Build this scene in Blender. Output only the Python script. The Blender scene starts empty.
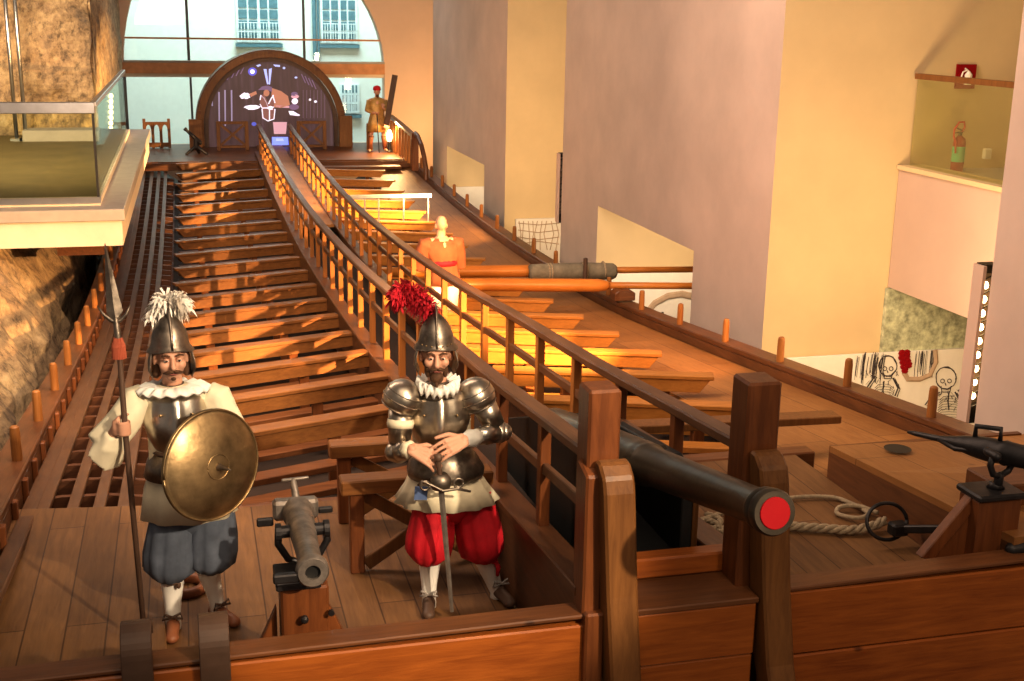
import bpy, bmesh, math, random
from mathutils import Vector, Matrix, noise
random.seed(7)
V = Vector
C = bpy.context.scene.collection
# ------------------------------------------------------------------ camera frame
FPX, YAW, PIT, ROL = 1237.9, .2582, .2576, .0175
CAM = V((-2.09, 0, 5.0))
_f = V((math.sin(YAW)*math.cos(PIT), math.cos(YAW)*math.cos(PIT), -math.sin(PIT)))
_r = V((math.cos(YAW), -math.sin(YAW), 0)); _u = _r.cross(_f)
_r2 = _r*math.cos(ROL)+_u*math.sin(ROL); _u2 = _u*math.cos(ROL)-_r*math.sin(ROL)
def P(px, py, x=None, y=None, z=None):
    d = _f+_r2*((px-512)/FPX)-_u2*((py-340.5)/FPX)
    if x is not None: t = (x-CAM.x)/d.x
    elif y is not None: t = (y-CAM.y)/d.y
    else: t = (z-CAM.z)/d.z
    return CAM+d*t
# ------------------------------------------------------------------ mesh collector
class MB:
    def __init__(s): s.v = []; s.f = []
    def add(s, vs, fs):
        o = len(s.v); s.v += [tuple(v) for v in vs]; s.f += [tuple(i+o for i in f) for f in fs]; return s
    def box(s, a, b):
        x0, y0, z0 = a; x1, y1, z1 = b
        return s.add([(x0,y0,z0),(x1,y0,z0),(x1,y1,z0),(x0,y1,z0),(x0,y0,z1),(x1,y0,z1),(x1,y1,z1),(x0,y1,z1)],
                     [(0,3,2,1),(4,5,6,7),(0,1,5,4),(1,2,6,5),(2,3,7,6),(3,0,4,7)])
    def beam(s, p0, p1, w, h, up=(0,0,1), w1=None, h1=None):
        p0, p1 = V(p0), V(p1); d = (p1-p0).normalized(); up = V(up)
        sd = d.cross(up).normalized(); u = sd.cross(d).normalized(); vs = []
        for p, ww, hh in ((p0, w, h), (p1, w1 or w, h1 or h)):
            for a, b in ((-1,-1),(1,-1),(1,1),(-1,1)): vs.append(p+sd*a*ww/2+u*b*hh/2)
        return s.add(vs, [(0,3,2,1)[::-1],(4,5,6,7)[::-1],(0,1,5,4)[::-1],(1,2,6,5)[::-1],(2,3,7,6)[::-1],(3,0,4,7)[::-1]])
    def loft(s, rings, cap=True, closed=True):
        n = len(rings[0]); o = len(s.v); fs = []
        for r in rings: s.v += [tuple(v) for v in r]
        for i in range(len(rings)-1):
            for j in range(n if closed else n-1):
                k = (j+1) % n
                fs.append((o+i*n+j, o+i*n+k, o+(i+1)*n+k, o+(i+1)*n+j))
        if cap:
            fs.append(tuple(o+j for j in range(n))[::-1]); m = o+(len(rings)-1)*n
            fs.append(tuple(m+j for j in range(n)))
        s.f += fs; return s
    def tube(s, pts, rad, n=10, cap=True, fn=None, flat=1.0, up=None):
        pts = [V(p) for p in pts]; m = len(pts)
        if not hasattr(rad, '__len__'): rad = [rad]*m
        rings = []; ref = V(up) if up else None
        for i, p in enumerate(pts):
            t = (pts[min(i+1, m-1)]-pts[max(i-1, 0)]).normalized()
            if ref is None: ref = V((0,0,1)) if abs(t.z) < .8 else V((0,1,0))
            a = t.cross(ref).normalized(); b = a.cross(t).normalized(); 
            if not up: ref = b
            ring = []
            for j in range(n):
                th = 2*math.pi*j/n; k = rad[i]*(fn(th, i/(m-1)) if fn else 1)
                ring.append(p+a*math.cos(th)*k+b*math.sin(th)*k*flat)
            rings.append(ring)
        return s.loft(rings, cap)
    def cap(s, p0, p1, r0, r1, n=12):
        p0, p1 = V(p0), V(p1); d = p1-p0; L = d.length or 1e-6; d = d/L; pts = []; rr = []
        for k in range(4): a = math.pi/2*(1-k/4.0); pts.append(p0-d*r0*math.sin(a)); rr.append(max(r0*math.cos(a), 1e-4))
        pts += [p0, p1]; rr += [r0, r1]
        for k in range(1, 5): a = math.pi/2*k/4.0; pts.append(p1+d*r1*math.sin(a)); rr.append(max(r1*math.cos(a), 1e-4))
        return s.tube(pts, rr, n)
    def chain(s, pts, rr, n=12):
        for i in range(len(pts)-1): s.cap(pts[i], pts[i+1], rr[i], rr[i+1], n)
        return s
    def ell(s, c, r, n=14, m=10, rot=None):
        c = V(c); rings = []
        for i in range(m+1):
            a = -math.pi/2+math.pi*i/m; q = max(math.cos(a), 1e-3); ring = []
            for j in range(n):
                th = 2*math.pi*j/n; v = V((r[0]*q*math.cos(th), r[1]*q*math.sin(th), r[2]*math.sin(a)))
                ring.append(c+(rot @ v if rot else v))
            rings.append(ring)
        return s.loft(rings)
    def lathe(s, prof, base=(0,0,0), axis=(0,0,1), n=24, cap=True):
        ax = V(axis).normalized(); ref = V((0,0,1)) if abs(ax.z) < .9 else V((1,0,0))
        a = ax.cross(ref).normalized(); b = ax.cross(a); base = V(base); rings = []
        for r, h in prof: rings.append([base+ax*h+(a*math.cos(2*math.pi*j/n)+b*math.sin(2*math.pi*j/n))*max(r, 1e-4) for j in range(n)])
        return s.loft(rings, cap)
    def prism(s, poly, ext):
        ext = V(ext); return s.loft([[V(p) for p in poly], [V(p)+ext for p in poly]])
    def sweep(s, ys, fx, fz, w, h):   # rectangular section along y; fz = top height
        rings = []
        for y in ys:
            x, z = fx(y), fz(y); ww = w(y) if callable(w) else w; hh = h(y) if callable(h) else h
            rings.append([(x-ww/2,y,z-hh),(x+ww/2,y,z-hh),(x+ww/2,y,z),(x-ww/2,y,z)])
        return s.loft(rings)
def ob(name, mb, mat, parent=None, bev=0, smooth=False, label=None, cat=None, group=None, kind=None, remesh=0, solid=0, sub=0):
    me = bpy.data.meshes.new(name); off = parent_world(parent) if parent else None
    vs = [off @ V(v) for v in mb.v] if off else mb.v
    me.from_pydata(vs, [], mb.f); me.update()
    bm = bmesh.new(); bm.from_mesh(me); bmesh.ops.recalc_face_normals(bm, faces=bm.faces); bm.to_mesh(me); bm.free()
    o = bpy.data.objects.new(name, me); C.objects.link(o); me.materials.append(mat)
    if parent: o.parent = parent
    if smooth:
        for p in me.polygons: p.use_smooth = True
    if remesh:
        m = o.modifiers.new('r', 'REMESH'); m.mode = 'VOXEL'; m.voxel_size = remesh; m.use_smooth_shade = True
        m = o.modifiers.new('s', 'SMOOTH'); m.factor = .5; m.iterations = 4 if remesh > .005 else 2
    if solid: m = o.modifiers.new('t', 'SOLIDIFY'); m.thickness = solid; m.offset = 0
    if sub: m = o.modifiers.new('u', 'SUBSURF'); m.levels = sub; m.render_levels = sub
    if bev: m = o.modifiers.new('b', 'BEVEL'); m.width = bev; m.segments = 1; m.limit_method = 'ANGLE'
    return tag(o, label, cat, group, kind)
def tag(o, label=None, cat=None, group=None, kind=None):
    if label: o['label'] = label
    if cat: o['category'] = cat
    if group: o['group'] = group
    if kind: o['kind'] = kind
    return o
LOCAL = {}
def parent_world(p):                      # inverse world matrix of the owning chain (parts are written in world or figure coordinates)
    return LOCAL.get(p.name)
def empty(name, loc, label=None, cat=None, group=None, rz=0, world=True):
    o = bpy.data.objects.new(name, None); C.objects.link(o); o.location = loc; o.rotation_euler = (0,0,rz); o.empty_display_size = .1
    if world: LOCAL[o.name] = (Matrix.Translation(V(loc)) @ Matrix.Rotation(rz, 4, 'Z')).inverted()
    return tag(o, label, cat, group)
def sub(name, mb, mat, part, root=None, **k):    # sub-part: written in the same coordinates as its part
    o = ob(name, mb, mat, None, **k)
    if root is not None and root.name in LOCAL:
        o.data.transform(LOCAL[root.name])
    o.parent = part
    return o
def copy_tree(o, parent=None):
    c = o.copy(); C.objects.link(c); c.parent = parent
    for ch in list(o.children): copy_tree(ch, c)
    return c
def interp(tab):
    def f(x):
        if x <= tab[0][0]: a, b = tab[0], tab[1]; return a[1]+(x-a[0])*(b[1]-a[1])/(b[0]-a[0])
        if x >= tab[-1][0]: a, b = tab[-2], tab[-1]; return b[1]+(x-b[0])*(b[1]-a[1])/(b[0]-a[0])
        for i in range(len(tab)-1):
            if tab[i][0] <= x <= tab[i+1][0]: break
        p1, p2 = tab[i], tab[i+1]; p0 = tab[i-1] if i else None; p3 = tab[i+2] if i+2 < len(tab) else None
        m1 = (p2[1]-p0[1])/(p2[0]-p0[0]) if p0 else (p2[1]-p1[1])/(p2[0]-p1[0])
        m2 = (p3[1]-p1[1])/(p3[0]-p1[0]) if p3 else (p2[1]-p1[1])/(p2[0]-p1[0])
        h = p2[0]-p1[0]; t = (x-p1[0])/h
        return (2*t**3-3*t*t+1)*p1[1]+(t**3-2*t*t+t)*h*m1+(-2*t**3+3*t*t)*p2[1]+(t**3-t*t)*h*m2
    return f
def fr(a, b, st): n = max(1, round((b-a)/st)); return [a+(b-a)*i/n for i in range(n+1)]
# ------------------------------------------------------------------ materials
def newmat(name):
    m = bpy.data.materials.new(name); m.use_nodes = True; nt = m.node_tree
    return m, nt, nt.nodes['Principled BSDF']
def N(nt, t, **k):
    n = nt.nodes.new(t)
    for a, b in k.items():
        if a in n.inputs: n.inputs[a].default_value = b
        else: setattr(n, a, b)
    return n
def ramp(nt, fac, cols):
    r = nt.nodes.new('ShaderNodeValToRGB'); e = r.color_ramp.elements
    while len(e) > 1: e.remove(e[-1])
    e[0].position = cols[0][0]; e[0].color = (*cols[0][1], 1)
    for p, c in cols[1:]: k = e.new(p); k.color = (*c, 1)
    nt.links.new(fac, r.inputs[0]); return r.outputs[0]
def mapped(nt, scale, rot=(0,0,0)):
    tc = N(nt, 'ShaderNodeTexCoord'); mp = N(nt, 'ShaderNodeMapping'); mp.inputs['Scale'].default_value = scale; mp.inputs['Rotation'].default_value = rot
    nt.links.new(tc.outputs['Object'], mp.inputs[0]); return mp.outputs[0]
def bump(nt, b, h, st=.3, dist=.01):
    n = N(nt, 'ShaderNodeBump', Strength=st, Distance=dist); nt.links.new(h, n.inputs['Height']); nt.links.new(n.outputs[0], b.inputs['Normal'])
def wood(name, dark, light, axis='x', rough=.5, plank=None, knots=True):
    dark, light = [(c[0]*1.04, c[1]*.93, c[2]*.72) for c in (dark, light)]
    m, nt, b = newmat(name); s = {'x': (1.2, 14, 14), 'y': (14, 1.2, 14), 'z': (14, 14, 1.2)}[axis]
    n = N(nt, 'ShaderNodeTexNoise', Scale=2.2, Detail=6, Roughness=.65, Distortion=.6); nt.links.new(mapped(nt, s), n.inputs[0])
    n2 = N(nt, 'ShaderNodeTexNoise', Scale=1.7, Detail=3); nt.links.new(mapped(nt, (1,1,1)), n2.inputs[0])
    mix = N(nt, 'ShaderNodeMath', operation='MULTIPLY_ADD'); nt.links.new(n.outputs[0], mix.inputs[0]); mix.inputs[1].default_value = .6
    m3 = N(nt, 'ShaderNodeMath', operation='MULTIPLY'); nt.links.new(n2.outputs[0], m3.inputs[0]); m3.inputs[1].default_value = .45; nt.links.new(m3.outputs[0], mix.inputs[2])
    col = ramp(nt, mix.outputs[0], [(.32, dark), (.66, light)])
    if knots:
        vo = N(nt, 'ShaderNodeTexVoronoi', Scale=2.3); nt.links.new(mapped(nt, (1,1.0,1.6)), vo.inputs[0])
        k = ramp(nt, vo.outputs['Distance'], [(.03, (.22,.16,.12)), (.075, (1,1,1))])
        mx = N(nt, 'ShaderNodeMix', data_type='RGBA', blend_type='MULTIPLY'); mx.inputs[0].default_value = .8
        nt.links.new(col, mx.inputs[6]); nt.links.new(k, mx.inputs[7]); col = mx.outputs[2]
    if plank:
        w, L, ax = plank
        mp = mapped(nt, (1,1,1), (0,0,math.pi/2) if ax == 'y' else (0,0,0))
        br = N(nt, 'ShaderNodeTexBrick', Scale=1.0); br.inputs['Mortar Size'].default_value = .0045; br.inputs['Brick Width'].default_value = L; br.inputs['Row Height'].default_value = w
        br.inputs['Color1'].default_value = (1,1,1,1); br.inputs['Color2'].default_value = (.72,.7,.68,1); br.inputs['Mortar'].default_value = (.34,.29,.25,1); br.inputs['Mortar Smooth'].default_value = .2
        nt.links.new(mp, br.inputs[0]); mx = N(nt, 'ShaderNodeMix', data_type='RGBA', blend_type='MULTIPLY'); mx.inputs[0].default_value = 1
        nt.links.new(col, mx.inputs[6]); nt.links.new(br.outputs[0], mx.inputs[7]); col = mx.outputs[2]
    nt.links.new(col, b.inputs['Base Color']); b.inputs['Roughness'].default_value = rough; b.inputs['Specular IOR Level'].default_value = .35
    bump(nt, b, n.outputs[0], .25, .006); return m
def plain(name, col, rough=.6, metal=0, var=.15, sc=6, bmp=.2, spec=.4, stretch=(1,1,1)):
    m, nt, b = newmat(name); n = N(nt, 'ShaderNodeTexNoise', Scale=sc, Detail=5, Roughness=.6); nt.links.new(mapped(nt, stretch), n.inputs[0])
    c = ramp(nt, n.outputs[0], [(.3, tuple(x*(1-var) for x in col)), (.7, tuple(min(1, x*(1+var)) for x in col))])
    nt.links.new(c, b.inputs['Base Color']); b.inputs['Roughness'].default_value = rough; b.inputs['Metallic'].default_value = metal; b.inputs['Specular IOR Level'].default_value = spec
    if bmp: bump(nt, b, n.outputs[0], bmp, .01)
    return m
def emis(name, col, st):
    m, nt, b = newmat(name); b.inputs['Base Color'].default_value = (*col, 1); b.inputs['Emission Color'].default_value = (*col, 1); b.inputs['Emission Strength'].default_value = st; return m
def glass(name, tint, refl=.12):
    m, nt, b = newmat(name); nt.nodes.remove(b); out = nt.nodes['Material Output']
    t = N(nt, 'ShaderNodeBsdfTransparent'); t.inputs[0].default_value = (*tint, 1); g = N(nt, 'ShaderNodeBsdfGlossy'); g.inputs['Roughness'].default_value = .02
    lw = N(nt, 'ShaderNodeLayerWeight', Blend=.25); ad = N(nt, 'ShaderNodeMath', operation='MULTIPLY_ADD'); nt.links.new(lw.outputs['Fresnel'], ad.inputs[0]); ad.inputs[1].default_value = .35; ad.inputs[2].default_value = refl*.15
    mx = N(nt, 'ShaderNodeMixShader'); nt.links.new(ad.outputs[0], mx.inputs[0]); nt.links.new(t.outputs[0], mx.inputs[1]); nt.links.new(g.outputs[0], mx.inputs[2]); nt.links.new(mx.outputs[0], out.inputs[0]); return m
def rockmat(name):
    m, nt, b = newmat(name); n = N(nt, 'ShaderNodeTexNoise', Scale=2.2, Detail=10, Roughness=.75); nt.links.new(mapped(nt, (1,1,1)), n.inputs[0])
    n2 = N(nt, 'ShaderNodeTexNoise', Scale=9, Detail=8, Roughness=.8); nt.links.new(mapped(nt, (1,1,.6)), n2.inputs[0])
    c = ramp(nt, n.outputs[0], [(.3, (.13,.11,.10)), (.45, (.42,.31,.20)), (.58, (.62,.48,.30)), (.72, (.72,.60,.45))])
    c2 = ramp(nt, n2.outputs[0], [(.36, (.15,.13,.13)), (.5, (.8,.72,.62)), (.68, (1,.95,.85))])
    mx = N(nt, 'ShaderNodeMix', data_type='RGBA', blend_type='MULTIPLY'); mx.inputs[0].default_value = .85; nt.links.new(c, mx.inputs[6]); nt.links.new(c2, mx.inputs[7])
    nt.links.new(mx.outputs[2], b.inputs['Base Color']); b.inputs['Roughness'].default_value = .9; bump(nt, b, n2.outputs[0], .9, .05); return m
W = {}
def mk():
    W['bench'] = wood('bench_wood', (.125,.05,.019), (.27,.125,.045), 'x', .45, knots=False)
    W['benchr'] = wood('bench_wood_lit', (.27,.115,.026), (.46,.21,.055), 'x', .45, knots=False)  # bench wood for the right side, its strong lamp light put into the colour
    W['dark_x'] = wood('dark_wood_x', (.07,.027,.013), (.18,.075,.032), 'x', .42)
    W['dark_y'] = wood('dark_wood_y', (.06,.025,.013), (.155,.066,.03), 'y', .42)
    W['dark_z'] = wood('dark_wood_z', (.085,.028,.012), (.205,.074,.027), 'z', .4)
    W['knee'] = wood('knee_wood', (.10,.042,.015), (.215,.10,.036), 'z', .45)
    W['bow'] = wood('bow_wood', (.18,.046,.010), (.40,.13,.028), 'x', .33)
    W['rail'] = wood('rail_wood', (.07,.033,.019), (.15,.072,.04), 'y', .4, knots=False)
    W['bal'] = wood('baluster_wood', (.22,.09,.028), (.40,.17,.05), 'z', .45, knots=False)
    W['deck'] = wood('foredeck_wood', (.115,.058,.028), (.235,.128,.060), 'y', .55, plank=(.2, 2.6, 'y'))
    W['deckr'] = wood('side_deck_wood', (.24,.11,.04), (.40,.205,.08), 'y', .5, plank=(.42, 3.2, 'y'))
    W['rust'] = wood('rust_wood', (.045,.018,.010), (.115,.047,.022), 'x', .6)
    W['string'] = wood('stringer_wood', (.065,.033,.02), (.13,.068,.04), 'y', .5, knots=False)
    W['pin'] = wood('pin_wood', (.18,.07,.02), (.33,.15,.05), 'z', .4, knots=False)
    W['oar'] = wood('oar_wood', (.36,.13,.025), (.54,.22,.05), 'x', .35, knots=False)
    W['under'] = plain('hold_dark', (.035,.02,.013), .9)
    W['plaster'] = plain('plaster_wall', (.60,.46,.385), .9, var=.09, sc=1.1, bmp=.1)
    W['plaster_y'] = plain('plaster_warm_lit', (.63,.49,.29), .9, var=.06, sc=1.2, bmp=.1)  # yellower plaster: strip-lamp light painted into the cross faces of the piers
    W['parap'] = plain('plaster_parapet', (.50,.37,.30), .9, var=.05, sc=1.2, bmp=.05); W['pinkp'] = plain('plaster_pink', (.66,.48,.38), .9, var=.05, sc=1.2, bmp=.05)
    W['rock'] = rockmat('rough_rock')
    W['steel'] = plain('armour_steel', (.50,.43,.35), .33, 1, .35, 9, .25)
    W['steelb'] = plain('bright_steel', (.62,.57,.50), .28, 1, .25, 7, .2)
    W['helm'] = plain('helmet_steel', (.25,.205,.165), .42, .95, .45, 14, .35)
    W['bronze'] = plain('shield_bronze', (.36,.25,.13), .40, .95, .45, 7, .35)
    W['iron'] = plain('black_iron', (.045,.04,.04), .45, .7, .3, 10, .3)
    W['gun'] = plain('culverin_bronze', (.065,.05,.036), .38, .7, .3, 8, .2)
    W['oldgun'] = plain('weathered_bronze', (.26,.22,.19), .5, .7, .35, 14, .4)
    W['blackp'] = plain('black_paint', (.015,.014,.013), .5)
    W['red'] = plain('red_paint', (.25,.002,.005), .65, var=.05, spec=.15)
    W['redc'] = plain('red_cloth', (.52,.008,.018), .75, var=.2, sc=9)
    W['cream'] = plain('cream_cloth', (.80,.71,.52), .85, var=.08, sc=7)
    W['blue'] = plain('blue_cloth', (.09,.105,.14), .85, var=.25, sc=9)
    W['bluec'] = plain('blue_ribbon', (.10,.15,.30), .8)
    W['white'] = plain('white_cloth', (.82,.79,.73), .85, var=.06)
    W['skin'] = plain('skin', (.60,.32,.21), .5, var=.07, sc=14, bmp=.05)
    W['hair'] = plain('brown_hair', (.10,.045,.02), .7, var=.3, sc=60, bmp=.5)
    W['eye'] = plain('eye_white', (.75,.7,.65), .3, bmp=0); W['iris'] = plain('eye_iris', (.05,.03,.02), .2, bmp=0)
    W['leather'] = plain('brown_leather', (.24,.085,.035), .45, var=.2)
    W['leatherd'] = plain('dark_leather', (.10,.055,.035), .5, var=.2)
    W['tunic'] = plain('russet_cloth', (.27,.085,.035), .85, var=.15, sc=8)
    W['gold'] = plain('gilded_cloth', (.50,.30,.10), .5, .3, .25, 10)
    W['fred'] = plain('red_feather', (.60,.02,.035), .8, var=.25, sc=20); W['fwh'] = plain('white_feather', (.84,.78,.70), .85, var=.1)
    W['glassb'] = glass('balcony_glass', (.86,.90,.80)); W['glassw'] = glass('window_glass', (.86,.97,.95)); W['glassg'] = glass('green_glass', (.93,.95,.82))
    W['metal'] = plain('brushed_steel', (.55,.55,.55), .3, 1, .08); W['mull'] = plain('mullion_grey', (.10,.11,.12), .5, .4)
    W['fl2'] = wood('balcony_floor_wood', (.09,.075,.04), (.17,.14,.08), 'x', .6); W['conc'] = plain('grey_slab', (.36,.32,.29), .7, var=.08); W['creamp'] = plain('cream_fascia', (.62,.53,.43), .7, var=.05)
    W['rope'] = plain('hemp_rope', (.34,.26,.17), .95, var=.3, sc=40, bmp=.6)
    W['paper'] = plain('white_panel', (.80,.76,.68), .8, var=.04); W['ink'] = plain('black_ink', (.05,.04,.04), .9); W['inkb'] = plain('brown_ink', (.45,.33,.23), .9)
    W['fac'] = plain('facade_render', (.82,.80,.76), .9, var=.04); W['facw'] = plain('window_white', (.80,.84,.86), .6); W['facd'] = plain('pane_blue', (.12,.22,.27), .2)
    W['floor'] = plain('museum_floor', (.22,.18,.15), .7)
    W['canvas'] = plain('grey_canvas', (.20,.17,.12), .85, var=.25, sc=10); W['wmetal'] = plain('white_rail', (.75,.68,.55), .5)
    W['green'] = plain('green_label', (.15,.55,.32), .6)
    W['copperb'] = plain('transom_copper', (.52,.25,.12), .6)
    W['bulb'] = emis('warm_bulb', (1,.72,.36), 14)
mk()
# ================================================================== GALLEY
rl = interp([(4.8,3.12),(5.2,3.085),(7,2.90),(9,2.735),(11,2.555),(13,2.41),(15,2.295),(18,2.175),(21,2.13),(25,2.165),(28,2.235),(31,2.31)])
gz = interp([(4,2.50),(5,2.42),(7,2.18),(9,1.975),(11,1.77),(13,1.575),(15,1.40),(18,1.27),(22,1.235),(26,1.31),(30,1.46)])
bz = interp([(7,2.2),(9.77,1.93),(12.3,1.68),(15,1.47),(17.5,1.34),(20,1.28),(22.5,1.265),(25,1.30),(27.5,1.40),(30,1.54)])
def gh(y): return .62 if y < 7 else (.62+.08*min(1,(y-7)/4) if y < 22 else .68)
gf = lambda y: rl(y)-gh(y)            # gangway ledge height
ORD = ['first','second','third','fourth','fifth','sixth','seventh','eighth','ninth','tenth','eleventh','twelfth','thirteenth','fourteenth','fifteenth','sixteenth','seventeenth','eighteenth','nineteenth','twentieth']
hull = empty('galley_hull', (0,4.8,1.0), 'long open wooden galley hull filling the hall, seen from its bow', 'ship')
# foredeck, floor of the rowing space, shell
FZ = 1.9
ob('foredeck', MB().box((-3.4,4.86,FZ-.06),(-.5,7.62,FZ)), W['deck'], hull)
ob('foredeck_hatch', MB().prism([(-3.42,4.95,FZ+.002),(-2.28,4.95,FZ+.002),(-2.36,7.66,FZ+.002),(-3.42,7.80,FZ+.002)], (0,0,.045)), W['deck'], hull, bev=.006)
ob('foredeck_step', MB().box((-2.3,7.60,1.62),(-.5,7.70,1.89)), W['dark_x'], hull)
ob('starboard_foredeck', MB().box((.48,4.86,2.09),(1.8,7.2,2.15)), W['deck'], hull)
ob('foredeck_end_beam', MB().box((.48,7.16,1.95),(1.95,7.3,2.16)), W['dark_x'], hull, bev=.01)
ys = fr(7.3,30.2,1.2)
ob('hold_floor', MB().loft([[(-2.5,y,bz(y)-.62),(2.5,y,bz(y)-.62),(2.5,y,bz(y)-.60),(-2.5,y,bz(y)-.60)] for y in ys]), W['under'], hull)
for s in (-1, 1):
    ysx = fr(4.8,33.5,1.2)
    ob('hull_side', MB().loft([[(s*(2.55+.9*min(1,(y-3)/6)),y,gz(y)-(.95 if y < 7.6 else .24)),(s*(2.15+.8*min(1,(y-3)/6)),y,gz(y)-1.1),(s*1.6,y,-.6),(s*1.55,y,-.6),(s*2.1,y,gz(y)-1.1),(s*(2.45+.9*min(1,(y-3)/6)),y,gz(y)-(.95 if y < 7.6 else .24))] for y in ysx]), W['rust'], hull)
# bow wall of planks
def bowwall(x0, x1, y, ztop, skew=0):
    z = ztop; k = 0
    for h in (.33,.36,.4,.5,.6):
        ob('bow_plank', MB().box((x0,y-.005*k,z-h+.004),(x1,y+.10-.005*k,z)), W['bow'], hull, bev=.008); z -= h; k += 1
bowwall(-3.6,-.46,4.80,2.35); bowwall(.45,3.6,4.80,2.40)
ob('bow_cap_rail', MB().beam((-3.6,4.865,2.362),(-.40,4.865,2.392),.135,.022), W['dark_x'], hull, bev=.006)
ob('bow_cap_rail', MB().beam((.44,4.865,2.412),(3.6,4.865,2.465),.135,.022), W['dark_x'], hull, bev=.006)
ob('bow_post', MB().box((-.47,4.76,1.0),(-.38,4.9,2.42)), W['dark_z'], hull, bev=.01)
# sill box between the gangway posts
ob('sill_plank', MB().box((-.30,4.74,2.14),(.35,4.84,2.40)), W['bow'], hull, bev=.008)
ob('sill_plank', MB().box((-.30,4.75,1.78),(.35,4.84,2.135)), W['bow'], hull, bev=.008)
ob('sill_plank', MB().box((-.30,4.76,1.2),(.35,4.84,1.775)), W['bow'], hull, bev=.008)
ob('sill_top', MB().box((-.30,4.735,2.40),(.36,5.10,2.43)), W['dark_x'], hull, bev=.006)
ob('sill_cross_beam', MB().box((-.32,5.02,2.432),(.34,5.12,2.535)), W['bow'], hull, bev=.01)
# gangway (corsia): trough near the bow, planked towards the stern
ysg = fr(4.9,31.2,.9)
for s in (-1, 1):
    ob('gangway_ledge', MB().sweep(ysg, lambda y: s*.40, gf, .16, .05), W['dark_y'], hull, bev=.006)
    W.setdefault('under2', wood('lining_wood', (.035,.014,.008), (.12,.045,.02), 'y', .7))
    ob('gangway_wall', MB().sweep(ysg, lambda y: s*.455, lambda y: gf(y)-.052, .03, lambda y: .5 if y > 7.6 else .46), W['dark_y'], hull)
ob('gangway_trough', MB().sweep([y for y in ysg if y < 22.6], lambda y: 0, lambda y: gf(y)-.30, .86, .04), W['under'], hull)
ob('gangway_planking', MB().sweep(fr(21.4,33.2,.6), lambda y: 0, lambda y: (gf(y) if y < 30 else 1.60)-.012, .66, .05), W['deckr'], hull)
# gangway end posts and knees
pl = empty('gangway_post', (-.38,4.93,2.4), 'reddish square post closing the left gangway rail beside the culverin', 'post')
ob('post_shaft', MB().box((-.455,4.86,2.36),(-.305,5.02,3.43)), W['dark_z'], pl, bev=.012)
ob('side_cheek', MB().prism([(-.475,4.80,2.38),(-.475,4.80,3.06),(-.475,4.94,3.10),(-.475,4.94,2.38)], (.085,0,0)), W['dark_z'], pl, bev=.01)
def knee(x0, x1, par, zt, xb):
    prof = [(4.855,zt-.02),(4.84,zt+.005),(4.79,zt),(4.735,zt-.05),(4.72,zt-.12),(4.70,zt-.6),(4.66,zt-1.0),(4.56,zt-1.35),(4.40,zt-1.8),(4.52,zt-1.8),(4.72,zt-1.3),(4.855,zt-.9)]
    n = len(prof); mb = MB(); A = []; B = []
    for y, z in prof:
        k = (zt-z)/1.35*xb; A.append((x0+k,y,z)); B.append((x1+k,y,z))
    mb.loft([A, B]); return ob('knee_brace', mb, W['knee'], par, bev=.012)
knee(-.425,-.28,pl,3.12,.07)
pr = empty('gangway_post', (.38,4.93,2.4), 'dark square post closing the right gangway rail beside the culverin muzzle', 'post')
ob('post_shaft', MB().box((.295,4.86,2.34),(.46,5.04,3.42)), W['dark_z'], pr, bev=.012)
knee(.31,.45,pr,3.11,.10)
# gangway railings
def railing(s, label):
    r = empty('gangway_railing', (s*.367,5.1,2.4), label, 'railing')
    yr = fr(5.04,31.1,.75)
    ob('handrail', MB().sweep(yr, lambda y: s*.367, rl, .105, .055), W['rail'], r, bev=.01)
    ob('mid_rail', MB().sweep(yr, lambda y: s*(.367+.0), lambda y: rl(y)-.27, .035, .06), W['rail'], r, bev=.005)
    y = 5.83
    while y < 31:
        ob('baluster', MB().box((s*.367-.028,y-.035,gf(y)),(s*.367+.028,y+.035,rl(y)-.05)), W['bal'] if y > 6.9 else W['dark_z'], r, bev=.004); y += .885
    return r
railing(-1, 'left wooden railing of the central gangway, curving from the bow to the stern')
railing(1, 'right wooden railing of the central gangway, curving from the bow to the stern')
# ------------------------------------------------------------------ outrigger beams with thole pins
def gunwale(s, y0, label):
    g = empty('outrigger_beam', (s*3.3,6,2), label, 'gunwale')
    yg = fr(4.95,29.9,1.0); sp = 0
    ob('top_timber', MB().sweep(yg, lambda y: s*3.34, gz, .22, .06), W['dark_y'], g, bev=.01)
    ob('side_timber', MB().sweep(yg, lambda y: s*3.26, lambda y: gz(y)-.061, .05, .17), W['dark_y'], g, bev=.008)
    ob('inner_strip', MB().sweep(yg, lambda y: s*3.16, lambda y: gz(y)-.165, .10, .05), W['string'], g, bev=.008)
    k = 0
    while y0+1.25*k < 29.8:
        y = y0+1.25*k; z = gz(y); x = s*3.3; mb = MB().lathe([(.033,-.02),(.036,.0),(.034,.2),(.030,.235),(.018,.245)], (x,y,z), (s*.0,0,1), 14)
        ob('thole_pin', mb, W['pin'] , g, smooth=False); k += 1
    if s < 0:
        for k in range(44):
            y = 7.1+.52*k; ob('frame_head', MB().box((-3.235,y-.03,gz(y)-.36),(-3.20,y+.03,gz(y)-.05)), W['dark_z'], g, bev=.006)
    return g
gunwale(1, 7.87, 'right outrigger beam with a row of upright thole pins along the wall')
gunwale(-1, 8.46-1.25*0, 'left outrigger beam with a row of upright thole pins beside the rock wall')
# right side deck
yd = fr(6.6,30.2,1.0)
def dxi(y): return 1.8+.28*min(1,max(0,(y-6.6)/1.2))
ob('side_deck', MB().loft([[(dxi(y),y,gz(y)-.22),(3.22,y,gz(y)-.20),(3.22,y,gz(y)-.155),(dxi(y),y,gz(y)-.175)] for y in yd]), W['deckr'], hull)
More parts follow.
